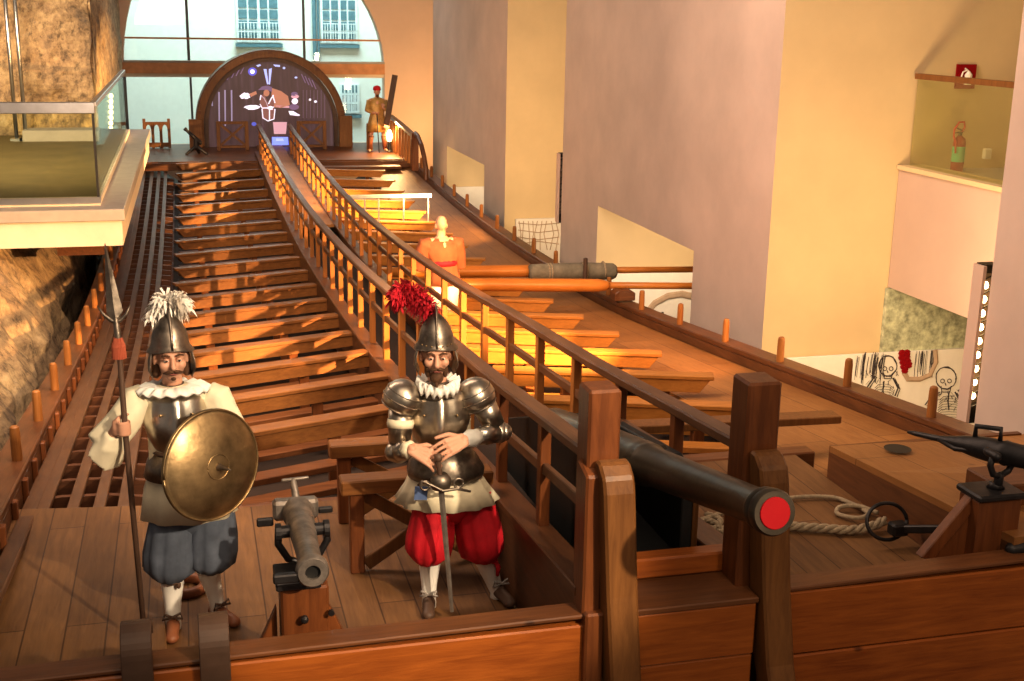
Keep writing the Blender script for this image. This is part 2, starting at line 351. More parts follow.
# raised bow part of the right deck
zt = lambda y: 2.372+(6.65-y)*.088
ob('bow_side_deck', MB().loft([[(1.8,y,zt(y)-.04),(3.24,y,zt(y)+.03-.04-.05*(y>6)),(3.24,y,zt(y)+.03-.05*(y>6)),(1.8,y,zt(y))] for y in (4.88,5.5,6.1,6.72)]), W['deckr'], hull)
ob('deck_box_side', MB().loft([[(1.80,y,2.1),(1.84,y,2.1),(1.84,y,zt(y)-.041),(1.80,y,zt(y)-.041)] for y in (4.88,5.5,6.1,6.72)]), W['dark_y'], hull)
ob('deck_box_end', MB().box((1.81,6.70,1.9),(3.2,6.745,2.36)), W['dark_x'], hull)
hc = P(897,455,z=2.36)
hb = MB(); hb.add([(hc.x+.085*math.cos(a*math.pi/12),hc.y+.085*math.sin(a*math.pi/12),zt(hc.y)+.018) for a in range(24)], [tuple(range(24))])
ob('round_scupper', hb, W['blackp'], hull)
# left lattice: ribs, rust panels, stringers
for k in range(54):
    y = 7.75+.42*k
    if y > 30: break
    z = gz(y)-.20
    ob('outrigger_rib', MB().loft([[(x,y-.022,zz-.13),(x,y+.022,zz-.13),(x,y+.022,zz),(x,y-.022,zz)] for x, zz in ((-3.24,z-.02),(-3.0,z),(-2.7,z-.01),(-2.42,z-.05))]), W['rust'], hull)
ob('outrigger_lining', MB().loft([[(-3.24,y,gz(y)-.40),(-2.4,y,gz(y)-.46),(-2.4,y,gz(y)-.43),(-3.24,y,gz(y)-.37)] for y in fr(7.7,30.1,1)]), W['under2'], hull)
for x in (-3.08,-2.90,-2.74,-2.59):
    ob('stringer', MB().sweep(fr(7.62,30.2,1.0), lambda y: x, lambda y: gz(y)-.17, .075, .035), W['string'], hull, bev=.005)
# ------------------------------------------------------------------ rowing benches
def bench(s, yt, y1, xt=2.35, leg=True, light=True):
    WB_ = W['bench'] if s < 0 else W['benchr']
    z = bz(yt); r = empty('rowing_bench', (s*1.4,(yt+y1)/2,z), world=True)
    a = V((s*xt,yt,z)); b = V((s*.475,y1,z)); d = (b-a).normalized(); nrm = V((-d.y,d.x,0)); nrm = nrm if nrm.y > 0 else -nrm
    ob('seat_plank', MB().beam(a-V((0,0,.018)), b-V((0,0,.018)), .15, .036), WB_, r, bev=.005)
    p = [a+d*.03+V((0,0,-.037)), a+d*.12+V((0,0,-.155)), b+V((0,0,-.155)), b+V((0,0,-.037))]
    ob('bench_beam', MB().prism([q-nrm*.062 for q in p], nrm*.12), WB_, r, bev=.005)
    for t in (.22,.66):
        c = a.lerp(b,t); ob('bench_post', MB().box((c.x-.045,c.y-.04,z-.55),(c.x+.045,c.y+.05,z-.155)), W['dark_z'], r, bev=.004)
    for k, (dy, dz) in enumerate(((-.34,.26),(-.58,.34))):
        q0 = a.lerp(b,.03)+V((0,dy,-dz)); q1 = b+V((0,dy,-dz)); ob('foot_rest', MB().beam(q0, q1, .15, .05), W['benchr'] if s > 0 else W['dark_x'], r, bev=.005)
    return r
for k in range(-1,17):
    yt = 9.77+1.25*k
    r = bench(-1, yt, yt+.62)
    tag(r, 'left-side rowing bench, %s back from the bow trestles' % ORD[k+1], 'bench', 'rowing benches on the left side')
for k in range(0,16):
    yt = 9.77+1.25*k
    r = bench(1, yt, yt+.62)
    tag(r, 'right-side rowing bench, %s back from the culverin' % ORD[k], 'bench', 'rowing benches on the right side')
r = empty('loose_plank', (1.4,7.7,2.2), 'narrow board lying level behind the right gangway post', 'plank')
ob('board', MB().beam((.45,7.78,2.215),(2.40,7.70,2.205),.16,.055), W['knee'], r, bev=.006)
r = bench(1, 8.55, 9.1, 2.1); tag(r, 'dim short rowing bench just behind the board near the culverin', 'bench', 'rowing benches on the right side')
# ------------------------------------------------------------------ trestles at the edge of the foredeck
def trestle(y, x0, x1, zt, label):
    t = empty('cross_braced_trestle', ((x0+x1)/2,y,FZ), label, 'trestle')
    ob('top_beam', MB().box((x0-.05,y-.07,zt-.085),(x1,y+.07,zt)), W['bench'], t, bev=.008)
    for x in (x0+.04, x1-.06): ob('trestle_post', MB().box((x-.04,y-.035,FZ),(x+.04,y+.045,zt-.085)), W['dark_z'], t, bev=.006)
    ob('diagonal_brace', MB().beam((x0+.09,y-.0,FZ+.04),(x1-.1,y-.0,zt-.12),.035,.075,(0,0,1)), W['knee'], t, bev=.005)
    ob('diagonal_brace', MB().beam((x0+.09,y+.028,zt-.12),(x1-.1,y+.028,FZ+.04),.03,.075,(0,0,1)), W['knee'], t, bev=.005)
trestle(6.52,-1.30,-.48,2.475,'front wooden trestle with cross braces behind the red-breeched soldier')
trestle(7.25,-1.28,-.48,2.43,'rear wooden trestle with cross braces, one step behind the front one')
# ------------------------------------------------------------------ stern platform
st = empty('stern_platform', (0,30.3,1.5), 'raised wooden deck at the far stern under the projection vault', 'platform')
ob('platform_deck', MB().loft([[(-3.5,y,z-.1),(3.3,y,z-.1),(3.3,y,z),(-3.5,y,z)] for y, z in ((30.1,1.53),(33.8,1.56))]), W['dark_x'], st)
ob('platform_edge', MB().box((-3.4,30.02,1.33),(3.3,30.1,1.50)), W['dark_x'], st, bev=.01)
ob('stair_board', MB().box((.5,29.55,1.36),(2.9,29.9,1.42)), W['dark_x'], st, bev=.008)
vt = empty('projection_vault', (.08,33.2,1.55), 'round-arched wooden stern vault holding a dark projection screen', 'vault')
cx, zb = .085, 1.55
def arch(rx, h, n=40, st_=.55):   # stilted arch outline
    pts = [(cx-rx,zb)]; 
    for i in range(n+1): a = math.pi-math.pi*i/n; pts.append((cx+rx*math.cos(a), zb+st_+(h-st_)*math.sin(a)))
    pts.append((cx+rx,zb)); return pts
def archband(r0, h0, r1, h1, y0, y1):
    A, B = arch(r0,h0), arch(r1,h1); rings = []
    for (xa,za),(xb,zb_) in zip(A,B): rings.append([(xa,y0,za),(xb,y0,zb_),(xb,y1,zb_),(xa,y1,za)])
    return MB().loft(rings)
ob('outer_arch', archband(1.80,2.37,1.92,2.47,33.0,33.9), W['dark_x'], vt)
ob('front_rim', archband(1.72,2.28,1.88,2.43,32.93,32.995), W['knee'], vt)
ob('inner_arch', archband(1.60,2.17,1.715,2.275,33.02,33.9), W['leatherd'], vt)
for i in range(9):
    a = math.pi*(.06+.88*i/8); x = cx+1.86*math.cos(a); z = zb+.55+1.87*math.sin(a)
    ob('arch_block', MB().box((x-.05,32.90,z-.04),(x+.05,32.93,z+.04)), W['dark_x'], vt)
for s, x in ((-1,-1.84),(1,1.98)):
    ob('side_block', MB().box((x-.17,32.85,1.55),(x+.17,33.0,2.28 if s < 0 else 2.36)), W['knee'], vt, bev=.01)
# screen: a glowing curved-looking picture
m, nt, b = newmat('screen_picture')
mp = mapped(nt, (4,1,.35)); wv = N(nt, 'ShaderNodeTexNoise', Scale=3.0, Detail=3)
nt.links.new(mp, wv.inputs[0]); col = ramp(nt, wv.outputs[0], [(.3,(.055,.026,.026)),(.6,(.085,.042,.048)),(.8,(.13,.075,.11))])
b.inputs['Base Color'].default_value = (.03,.02,.02,1); b.inputs['Roughness'].default_value = .35; nt.links.new(col, b.inputs['Emission Color']); b.inputs['Emission Strength'].default_value = .85
sc = empty('projection_screen', (.08,33.1,1.55), 'dark curved screen showing a projected white-dressed figure at a table', 'screen')
A = arch(1.61,2.18); mb = MB(); mb.add([(x,33.12,z) for x, z in A], [tuple(range(len(A)))]); s0 = ob('screen_surface', mb, m, sc)
s0.data.transform(Matrix.Translation((0,0,0)))
wl = emis('screen_white', (.75,.74,.92), 1.0); bl = emis('screen_blue', (.18,.25,1), 1.3); pk = emis('screen_pink', (.55,.33,.42), .8); tn = emis('screen_tan', (.42,.19,.13), .75); pu = emis('screen_violet', (.17,.11,.22), .7); lb = emis('screen_pale_blue', (.42,.5,.95), .8); ls_ = emis('screen_streak', (.30,.26,.42), .7)
def blob(pts, mat, name, y=33.11, closed=True, w=.012):
    q = [P(a,c,y=y) for a, c in pts]; mb = MB()
    if closed: mb.add(q, [tuple(range(len(q)))])
    else: mb.tube(q, w, 6, flat=.3)
    ob(name, mb, mat, sc)
def disc(px, py, rx, ry, mat, name, y=33.108, n=18, jag=0):
    blob([(px+(rx*(1+jag*random.uniform(-1,1)))*math.cos(2*math.pi*i/n), py+(ry*(1+jag*random.uniform(-1,1)))*math.sin(2*math.pi*i/n)) for i in range(n)], mat, name, y)
disc(252.4,71.6,4.5,4.2,emis('screen_halo',(.10,.10,.55),.9),'glow_halo',33.111); disc(252.4,71.6,2.3,2.3,wl,'bright_spot',33.105)
blob([(263.5,69),(266.5,69),(268.6,84),(267,84.5)], lb, 'light_beam'); blob([(268.8,69),(272,68),(270,84.5),(268.8,84.5)], lb, 'light_beam')
blob([(256,65.5),(260,64),(261,65.5),(258,67)], lb, 'light_patch'); blob([(273,64.5),(280,65),(280,67),(275,66.5)], lb, 'light_patch')
disc(284,68,1.4,1.2,lb,'light_patch'); disc(296,77.5,1.5,1,lb,'light_patch')
blob([(258,90),(262,86.5),(267,85.5),(272,87),(272,92),(268,90),(263,90)], pu, 'projected_hat'); disc(266.5,93,3,3.4,tn,'projected_face',33.104)
blob([(272,88),(281,91),(288,96),(290,105),(281,108),(272,107),(271,98)], tn, 'projected_cloth')
blob([(260,96),(264,94),(268,103),(272,94.5),(275,99),(274,107),(275,119),(270,121),(262,119),(262,107),(260,103)], emis('screen_brown',(.20,.09,.08),.8), 'projected_coat', 33.109)
for ln in (((260.5,95.5),(264,98),(267,104),(268,108)), ((273.5,95),(271,99),(268.5,104)), ((260,104),(262,108),(270,108),(274,107)), ((262,109),(263,118),(268,121),(274,119),(275,109)), ((269.5,108),(269.5,120)),((261,95),(260,100)),((273,96),(275,103))): blob(ln, wl, 'projected_braid', 33.10, False, .014)
disc(270.5,108,2.6,1.8,wl,'projected_glove',33.10,jag=.3); disc(245,96,5,3,wl,'projected_glove',jag=.25); disc(252,107.5,7.5,2.3,wl,'projected_papers',jag=.25)
blob([(249,94),(256,91),(257,94),(251,97)], tn, 'projected_sleeve'); blob([(276,105.5),(290,106),(290,108),(276,107.5)], pk, 'projected_table'); disc(294.5,94,3.4,2.2,pu,'projected_hat'); disc(295,96.5,4,2,pk,'projected_face'); disc(294.8,101.5,3.2,3,wl,'projected_shirt',jag=.15)
disc(294,107,5,3,pu,'projected_coat'); blob([(288.5,111),(293,111),(300,115),(299,116),(290,115)], wl, 'projected_papers'); disc(310,99.7,1.2,1.1,wl,'light_patch'); disc(315.5,101.5,1.6,1.2,wl,'light_patch')
for x0, yt_, yb_ in ((212,101,106),(219,92,124),(225,90,126),(231.5,90,122)): blob([(x0-.8,yt_),(x0+.8,yt_),(x0+1,yb_),(x0-.4,yb_)], ls_, 'light_streak', 33.109)
for i in range(5): x0 = 222+i*4.5; blob([(x0,82-i*2),(x0+1,82-i*2),(x0+5,74-i*2),(x0+4,74-i*2)], pu, 'light_streak')
for i in range(4): x0 = 301+i*3.5; blob([(x0,74+i*2),(x0+1,74+i*2),(x0+5,83+i*2),(x0+4,83+i*2)], pu, 'light_streak')
for i in range(7): x0 = 303+i*3.6; blob([(x0,90),(x0+.3,90),(x0+.3,118),(x0,118)], pu, 'light_streak')
disc(254,124,2.5,2,emis('screen_deepblue',(.08,.1,.5),.9),'light_patch'); blob([(273,122),(287,122),(286,134),(274,134)], pk, 'projected_panel'); blob([(272,137),(288,137),(288.5,145),(272,145)], bl, 'projected_blue_light'); blob([(276,138.5),(283,138.5),(284,141),(276,141)], lb, 'projected_blue_light', 33.10)
# X panels in front of the screen
def xpanel(x0, x1, label):
    t = empty('stern_gate', ((x0+x1)/2,32.3,1.55), label, 'panel'); y = 32.3; zt_ = 2.28
    for x in (x0,x1): ob('panel_post', MB().box((x-.045,y-.04,1.55),(x+.045,y+.04,zt_)), W['knee'], t, bev=.006)
    for z in (1.64,zt_-.04): ob('panel_rail', MB().box((x0+.046,y-.035,z-.035),(x1-.046,y+.035,z+.035)), W['knee'], t, bev=.006)
    ob('diagonal_brace', MB().beam((x0+.05,y,1.68),(x1-.05,y,zt_-.08),.03,.06), W['knee'], t); ob('diagonal_brace', MB().beam((x0+.05,y+.032,zt_-.08),(x1-.05,y+.032,1.68),.03,.06), W['knee'], t)
xpanel(-1.30,-.60,'left cross-braced wooden panel below the projection screen'); xpanel(.70,1.36,'right cross-braced wooden panel below the projection screen')
# gothic balustrade at the left
g = empty('arcaded_balustrade', (-2.85,33,1.56), 'small wooden balustrade with pointed arch openings at the far left of the stern', 'balustrade')
def arcade(x0, x1, y, z0, z1, nn):
    for i in range(nn+1):
        x = x0+(x1-x0)*i/nn; ob('arcade_post', MB().box((x-.035,y-.03,z0),(x+.035,y+.03,z1+(.08 if i in (0,nn) else 0))), W['knee'], g, bev=.006)
        if i < nn:
            w = (x1-x0)/nn; xa, xb, zc = x+.035, x+w-.035, z1-.22
            pts = [(xa,y-.025,z1),(xa,y-.025,zc)]
            for k in range(1,8): a = math.pi-math.pi*k/8; pts.append(((xa+xb)/2+(xb-xa)/2*math.cos(a),y-.025,zc+.15*math.sin(a)))
            pts += [(xb,y-.025,zc),(xb,y-.025,z1)]
            A = [p for p in pts]; 
            top = [(p[0],p[1],z1) for p in pts]
            ob('arcade_arch', MB().loft([[A[k],top[k],(top[k][0],y+.025,z1+.001),(A[k][0],y+.025,A[k][2])] for k in range(1,len(A)-1)]), W['knee'], g)
    ob('bottom_rail', MB().box((x0,y-.034,z0+.03),(x1,y+.034,z0+.14)), W['knee'], g, bev=.006)
arcade(-3.10,-2.50,32.9,1.56,2.22,3)
# right stern balustrade + curved bow timber
g2 = empty('stern_balustrade', (3.08,30.4,1.5), 'lamp-lit balustrade along the right edge of the stern platform', 'balustrade')
for i in range(8):
    y = 28.9+.43*i+.2; ob('baluster', MB().box((3.03,y-.04,1.5),(3.11,y+.04,2.22+.07*(i/7))), W['bal'], g2, bev=.006)
ob('handrail', MB().loft([[(3.0,y,z-.06),(3.14,y,z-.06),(3.14,y,z),(3.0,y,z)] for y, z in ((28.8,2.23),(30,2.31),(31.3,2.38),(32.4,2.42))]), W['rail'], g2)
ob('end_post', MB().box((2.98,28.62,1.42),(3.14,28.8,2.30)), W['dark_z'], g2, bev=.01)
ob('curved_stay', MB().tube([(3.06,28.62,2.29),(3.07,28.35,2.25),(3.09,28.0,2.08),(3.1,27.72,1.85),(3.12,27.6,1.6),(3.12,27.55,1.34)], .055, 8), W['dark_y'], g2)
ob('lamp_post', MB().box((2.38,31.75,1.56),(2.52,31.9,2.25)), W['pin'], g2, bev=.01)
# swivel gun standing at the stern (far)
g = empty('stern_swivel_gun', (-1.9,31.5,1.55), 'dark tilted swivel gun on a splayed stand at the stern, left of the vault', 'cannon')
ob('barrel', MB().lathe([(.03,0),(.05,.01),(.045,.05),(.035,.08),(.05,.3),(.06,.5),(.03,.55)], (-2.12,31.5,2.18), (.75,0,-.75), 12), W['iron'], g, smooth=True)
ob('stand', MB().chain([(-1.86,31.5,1.93),(-1.86,31.5,1.72)],[.05,.07]).chain([(-1.86,31.5,1.75),(-2.1,31.45,1.56)],[.05,.03]).chain([(-1.86,31.5,1.75),(-1.62,31.45,1.56)],[.05,.03]).chain([(-1.86,31.5,1.75),(-1.8,31.7,1.56)],[.05,.03]), W['iron'], g, smooth=True)
# ------------------------------------------------------------------ oars through the right wall opening
def oar(y, label, zl, zo, wrap=False):
    g = empty('long_oar', (2,y,1.6), label, 'oar')
    z = lambda x: zl+(zo-zl)*(x-.5)/(4.4-.5)
    mb = MB().tube([(x,y,z(x)) for x in (.48,.7,1.6,2.6,3.0,3.1,3.16)], [.06,.078,.085,.088,.085,.07,.045], 12)
    mb.v = [(a,b,c) for a, b, c in mb.v]; ob('loom', mb, W['oar'], g, smooth=True)
    ob('shaft', MB().tube([(x,y,z(x)) for x in (3.12,4.2,5.2,6.6)], [.046,.044,.044,.04], 10), W['oar'], g, smooth=True)
oar(14.95, 'nearer long oar with a thick orange loom passing out through the wall opening', 1.72, 1.55)
oar(16.1, 'farther long oar, partly under a grey canvas wrap, passing out through the wall opening', 1.64, 1.54)
g = empty('canvas_wrap', (3.0,15.9,1.6), 'grey-brown canvas bundle tied over the farther oar at the outrigger', 'wrapping')
ob('bundle', MB().tube([(2.36,15.98,1.60),(2.4,15.98,1.60),(2.8,15.98,1.59),(3.2,15.98,1.58),(3.55,15.98,1.57),(3.60,15.98,1.57)], [.10,.115,.118,.12,.115,.09], 14, fn=lambda t, k: 1+.05*math.sin(5*t+k*9)), W['canvas'], g, smooth=True)
for x in (2.62,2.66,3.12,3.16,3.42): ob('rope_tie', MB().lathe([(.118,-.012),(.132,0),(.118,.012)], (x,15.98,1.59), (1,0,0), 16), W['rope'], g, smooth=True)
ob('peg', MB().lathe([(.03,-.1),(.03,.18),(.01,.19)], (3.1,15.8,1.62), (0,0,1), 10), W['leatherd'], g)
g = empty('rowlock_block', (3.3,14.6,1.45), 'dark curved wooden rowlock block under the nearer oar', 'block')
ob('block', MB().prism([(3.16,14.72,1.44),(3.44,14.72,1.44),(3.44,14.72,1.54),(3.38,14.72,1.58),(3.3,14.72,1.56),(3.22,14.72,1.58),(3.16,14.72,1.54)], (0,.2,0)), W['dark_x'], g, bev=.01)
# white metal display rail on the far right benches
g = empty('display_rail', (1.5,22,1.8), 'thin white metal rail on slim posts above the far right benches', 'railing')
ob('top_bar', MB().beam((.62,22.0,1.80),(2.16,22.0,1.80),.06,.07), W['wmetal'], g, bev=.01)
for x in (.95,1.2,1.65,2.10): ob('slim_post', MB().lathe([(.014,0),(.014,.45)], (x,22.0,1.33), (0,0,1), 8), W['wmetal'], g)
# ================================================================== GUNS, ROPE, FITTINGS
c = empty('culverin', (0,5,2.8), 'long dark culverin pointing forward between the gangway posts, muzzle plugged red', 'cannon')
M0 = V((.0,3.97,3.19)); M1 = V((-.02,6.9,2.56)); ax = (M1-M0).normalized()
prof = [(.060,.03),(.063,.0),(.084,.0),(.092,.015),(.092,.04),(.080,.05),(.089,.065),(.089,.085),(.076,.10),(.073,.13),(.088,.9),(.096,1.28),(.104,1.30),(.108,1.32),(.104,1.34),(.108,1.37),(.112,1.40),(.104,1.43),(.112,1.5),(.125,2.2),(.128,2.9),(.10,2.95)]
ob('barrel', MB().lathe(prof, M0, ax, 36), W['gun'], c, smooth=True).modifiers.new('e','EDGE_SPLIT').split_angle = .7
ob('muzzle_plug', MB().lathe([(.060,-.006),(.0625,-.004),(.0625,.04)], M0, ax, 32), W['red'], c)
tr = M0+ax*1.62
ob('trunnion', MB().lathe([(.05,-.2),(.05,.2)], tr, (1,0,0), 18), W['gun'], c)
g = empty('gun_carriage', (0,6,2.3), 'black box gun carriage under the culverin between the gangway rails', 'carriage')
for x in (-.23,.17): ob('carriage_cheek', MB().prism([(x,5.25,2.30),(x,5.25,2.84),(x,5.42,2.90),(x,6.6,2.74),(x,7.3,2.5),(x,7.3,2.2)], (.06,0,0)), W['blackp'], g, bev=.006)
ob('carriage_front', MB().box((.232,5.25,2.44),(.262,5.32,2.84)), W['knee'], g, bev=.004)
ob('carriage_bed', MB().box((-.168,5.3,2.32),(.168,7.2,2.42)), W['blackp'], g)
def swivel(name, label, base, post, gun):
    g = empty(name, base, label, 'cannon'); return g
# left swivel gun on its post
g = empty('swivel_gun', (-1.68,5.2,FZ), 'small weathered bronze swivel gun on a wooden post between the two soldiers', 'cannon')
X = -1.68; yb = 5.22
ob('mount_post', MB().prism([(X-.10,yb-.08,FZ),(X+.115,yb-.08,FZ),(X+.115,yb-.08,2.50),(X-.10,yb-.08,2.50)], (0,.17,0)), W['dark_z'], g, bev=.01)
ob('mount_cap', MB().box((X-.12,yb-.10,2.50),(X+.08,yb+.12,2.54)), W['iron'], g, bev=.006)
for s in (-1,1): ob('side_bracket', MB().prism([(X+s*.115,yb,FZ),(X+s*.25,yb,FZ),(X+s*.25,yb,FZ+.18),(X+s*.115,yb,FZ+.48)], (0,.05,0)), W['dark_z'], g, bev=.005)
ob('bolt', MB().lathe([(.018,0),(.018,.02),(.008,.03)], (X,yb-.10,2.36), (0,-1,0), 8).lathe([(.014,0),(.014,.02)], (X+.12,yb-.10,2.38), (0,-1,0), 8), W['iron'], g)
A = P(313,573,y=4.98); B = P(298,512,y=5.72); ax = (B-A).normalized()
ob('barrel', MB().lathe([(.034,.10),(.034,.0),(.064,.0),(.072,.012),(.072,.05),(.060,.065),(.052,.08),(.056,.3),(.064,.5),(.070,.52),(.066,.54),(.072,.70),(.078,.71),(.078,.75),(.055,.77)], A, ax, 22), W['oldgun'], g, smooth=True).modifiers.new('e','EDGE_SPLIT').split_angle = .8
ob('muzzle_bore', MB().lathe([(.033,.02),(.033,.03)], A, ax, 20), W['blackp'], g)
T = A+ax*.50; 
ob('trunnion', MB().lathe([(.03,-.12),(.03,.12)], T, (1,0,0), 14).lathe([(.042,-.125),(.042,-.10)], T, (1,0,0), 14).lathe([(.042,.10),(.042,.125)], T, (1,0,0), 14), W['iron'], g, smooth=False)
ob('yoke', MB().tube([T+V((-.11,0,.03)),T+V((-.115,0,-.06)),T+V((-.07,0,-.14)),T+V((0,0,-.17)),T+V((.07,0,-.14)),T+V((.115,0,-.06)),T+V((.11,0,.03))], .018, 8).cap(T+V((0,0,-.17)), V((X,yb+.03,2.53)), .022, .03), W['iron'], g, smooth=True)
K = A+ax*.76
ob('breech_crosspiece', MB().box((K.x-.12,K.y-.03,K.z-.04),(K.x+.10,K.y+.05,K.z+.06)), W['oldgun'], g, bev=.015)
for bx_ in (((K.x-.20,K.y-.03,K.z-.06),(K.x-.12,K.y+.0,K.z-.02)),((K.x+.10,K.y-.02,K.z-.02),(K.x+.17,K.y+.01,K.z+.01)),((A.x-.17,A.y-.0,A.z-.04),(A.x-.065,A.y+.04,A.z-.0))): ob('side_lug', MB().box(*bx_), W['iron'], g, bev=.006)
ob('tiller', MB().chain([K+V((0,.03,.03)),K+V((-.01,.1,.12))],[.022,.016]).chain([K+V((-.06,.1,.125)),K+V((.06,.1,.13))],[.009,.009]), W['oldgun'], g, smooth=True)
# right swivel gun
g = empty('swivel_gun', (1.80,5.1,2.15), 'dark iron swivel gun on a square post at the right edge of the bow', 'cannon')
ob('mount_post', MB().box((1.655,4.98,2.15),(1.90,5.16,2.685)), W['dark_z'], g, bev=.01)
ob('mount_cap', MB().box((1.64,4.965,2.685),(1.915,5.175,2.72)), W['iron'], g, bev=.01)
ob('side_bracket', MB().prism([(1.40,5.05,2.38),(1.47,5.05,2.36),(1.665,5.05,2.60),(1.665,5.05,2.70)], (0,.06,0)).prism([(1.47,5.06,2.36),(1.665,5.06,2.36),(1.665,5.06,2.60)], (0,.03,0)), W['dark_z'], g, bev=.005)
T = V((1.80,5.07,2.965)); L0 = P(908,432,y=5.62); R0 = P(1075,468,y=4.75)
ax = (R0-L0).normalized(); L = (R0-L0).length
ob('barrel', MB().lathe([(.008,0),(.014,.05),(.018,.2),(.03,.27),(.045,.34),(.058,.42),(.064,.5),(.060,.56),(.066,.58),(.062,.6),(.055,.8),(.05,L),(.062,L+.02),(.062,L+.08)], L0, ax, 18), W['iron'], g, smooth=True)
ob('barrel_handle', MB().tube([L0+ax*.40+V((0,0,.05)),L0+ax*.40+V((0,0,.11)),L0+ax*.54+V((0,0,.12)),L0+ax*.54+V((0,0,.05))], .014, 8), W['iron'], g, smooth=True)
ob('side_strap', MB().tube([L0+ax*.18+V((0,-.02,.0)),L0+ax*.28+V((-.02,-.05,-.02)),L0+ax*.45+V((-.02,-.06,-.0)),L0+ax*.6+V((-.01,-.05,.03))], .014, 8), W['iron'], g, smooth=True)
cz = 2.79
ob('yoke', MB().tube([(1.735,5.03,2.91),(1.722,5.03,2.86),(1.745,5.03,2.81),(1.80,5.05,2.79),(1.855,5.06,2.81),(1.88,5.06,2.86),(1.87,5.06,2.90)], .017, 8).cap((1.80,5.05,2.79),(1.80,5.06,2.74),.022,.026).lathe([(.045,0),(.03,.03)],(1.80,5.07,2.722),(0,0,1),14).cap((1.735,5.0,2.915),(1.735,5.08,2.915),.022,.022), W['iron'], g, smooth=True)
g = empty('iron_bollard', (1.95,4.95,2.5), 'black iron fitting at the right end of the bow rail', 'fitting')
ob('bollard', MB().chain([P(1012,549,y=4.9),P(1035,545,y=4.9)],[.035,.05]), W['iron'], g, smooth=True)
g = empty('sloped_block', (2.0,5.5,2.4), 'brown timber block at the right edge beside the swivel gun post', 'block')
ob('block', MB().box((2.0,5.3,2.45),(2.4,5.6,2.62)), W['dark_x'], g, bev=.01)
# ring, bar, ropes on the right foredeck
FR = 2.152
g = empty('mooring_ring', (1.75,6.0,FR), 'large black iron ring standing by an iron bar on the right foredeck', 'ring')
cen = P(885,520,y=5.72); R_ = .125
ob('ring', MB().tube([cen+V((R_*math.cos(a),-.02+.04*math.sin(a),R_*.75*math.sin(a))) for a in [2*math.pi*i/28 for i in range(29)]], .011, 8), W['iron'], g, smooth=True)
a0 = P(898,529,y=5.66); a1 = P(968,529,y=5.35)
ob('iron_bar', MB().beam(a0+V((0,0,.0)), a1, .03, .045), W['iron'], g, bev=.006)
ob('clasp', MB().box((a0.x-.05,a0.y-.04,a0.z-.035),(a0.x+.05,a0.y+.04,a0.z+.04)), W['iron'], g, bev=.012)
def rope(name, pts, r, label, strands=True, par=None):
    q = [V(p) for p in pts]; sm = []
    for i in range(len(q)-1):
        p0 = q[max(i-1,0)]; p1 = q[i]; p2 = q[i+1]; p3 = q[min(i+2,len(q)-1)]
        for k in range(6):
            t = k/6; sm.append(.5*((2*p1)+(p2-p0)*t+(2*p0-5*p1+4*p2-p3)*t*t+(3*p1-p0-3*p2+p3)*t**3))
    sm.append(q[-1]); mb = MB()
    if strands:
        L = [0]
        for i in range(1,len(sm)): L.append(L[-1]+(sm[i]-sm[i-1]).length)
        n = int(L[-1]/.012); rs = []
        for i in range(n+1):
            d = L[-1]*i/n; k = max(j for j in range(len(L)) if L[j] <= d+1e-9); k = min(k, len(sm)-2)
            t = (d-L[k])/max(L[k+1]-L[k],1e-6); rs.append(sm[k].lerp(sm[k+1],t))
        for s in range(3):
            pp = []
            for i, p in enumerate(rs):
                t = (rs[min(i+1,n)]-rs[max(i-1,0)]).normalized(); a = t.cross(V((0,0,1))).normalized(); b = a.cross(t)
                th = i*.012/(r*6)*2*math.pi+s*2*math.pi/3; pp.append(p+(a*math.cos(th)+b*math.sin(th))*r*.5)
            mb.tube(pp, r*.55, 6)
    else: mb.tube(sm, r, 8)
    o = ob(name, mb, W['rope'], par, smooth=True)
    if label: tag(o, label, 'rope')
    return o
F = lambda px, py, h=.03: P(px,py,z=FR+h)
rope('thick_rope', [F(700,530),F(740,528),F(780,526),F(820,528),F(850,530),F(872,526,.04),F(885,520,.06)], .028, 'thick twisted hemp rope running to the iron ring')
rope('thin_rope', [F(700,520,.02),F(740,508,.02),F(790,498,.02),F(830,497,.02),F(850,503,.02),F(868,513,.03),F(858,518,.03),F(838,514,.02),F(840,507,.03),F(858,506,.04),F(878,513,.03)], .014, 'thin pale rope with a small loop on the right foredeck', False)
rope('rope_coil', [F(706,514,.02),F(720,520,.02),F(712,530,.02),F(700,528,.02),F(704,520,.04),F(716,524,.05),F(722,534,.03)], .02, 'rope coil lying behind the right gangway post')
# floor ring at the left, curved cleats on the bow rail
g = empty('floor_ring', (-2.2,6.4,FZ), 'dark ring-shaped block on the foredeck behind the blue-breeched soldier', 'ring'); cc = P(186,590,z=FZ)
ob('ring', MB().tube([cc+V((.10*math.cos(a),.10*math.sin(a),.025)) for a in [2*math.pi*i/24 for i in range(25)]], .03, 8), W['leather'], g, smooth=True)
for px, lab in ((137,'left curved dark cleat arching over the bow rail'),(215,'right curved dark cleat arching over the bow rail')):
    a = P(px,660,y=4.78); w = .062
    pr_ = [(4.95,2.40),(4.95,2.50),(4.92,2.54),(4.86,2.555),(4.80,2.53),(4.765,2.48),(4.75,2.40),(4.755,2.30),(4.785,2.30)]
    pr_ = [(4.86+.115*math.cos(math.radians(a_)), 2.44+.115*math.sin(math.radians(a_))) for a_ in range(0,181,12)]+[(4.745,2.38),(4.75,2.30),(4.78,2.30),(4.775,2.42)]+[(4.86-.085*math.cos(math.radians(a_)), 2.44+.085*math.sin(math.radians(a_))) for a_ in range(10,180,20)]
    o = ob('rail_cleat', MB().prism([(a.x-w,y,z) for y, z in pr_], (2*w,0,0)), W['leatherd'], None, bev=.004); tag(o, lab, 'cleat')
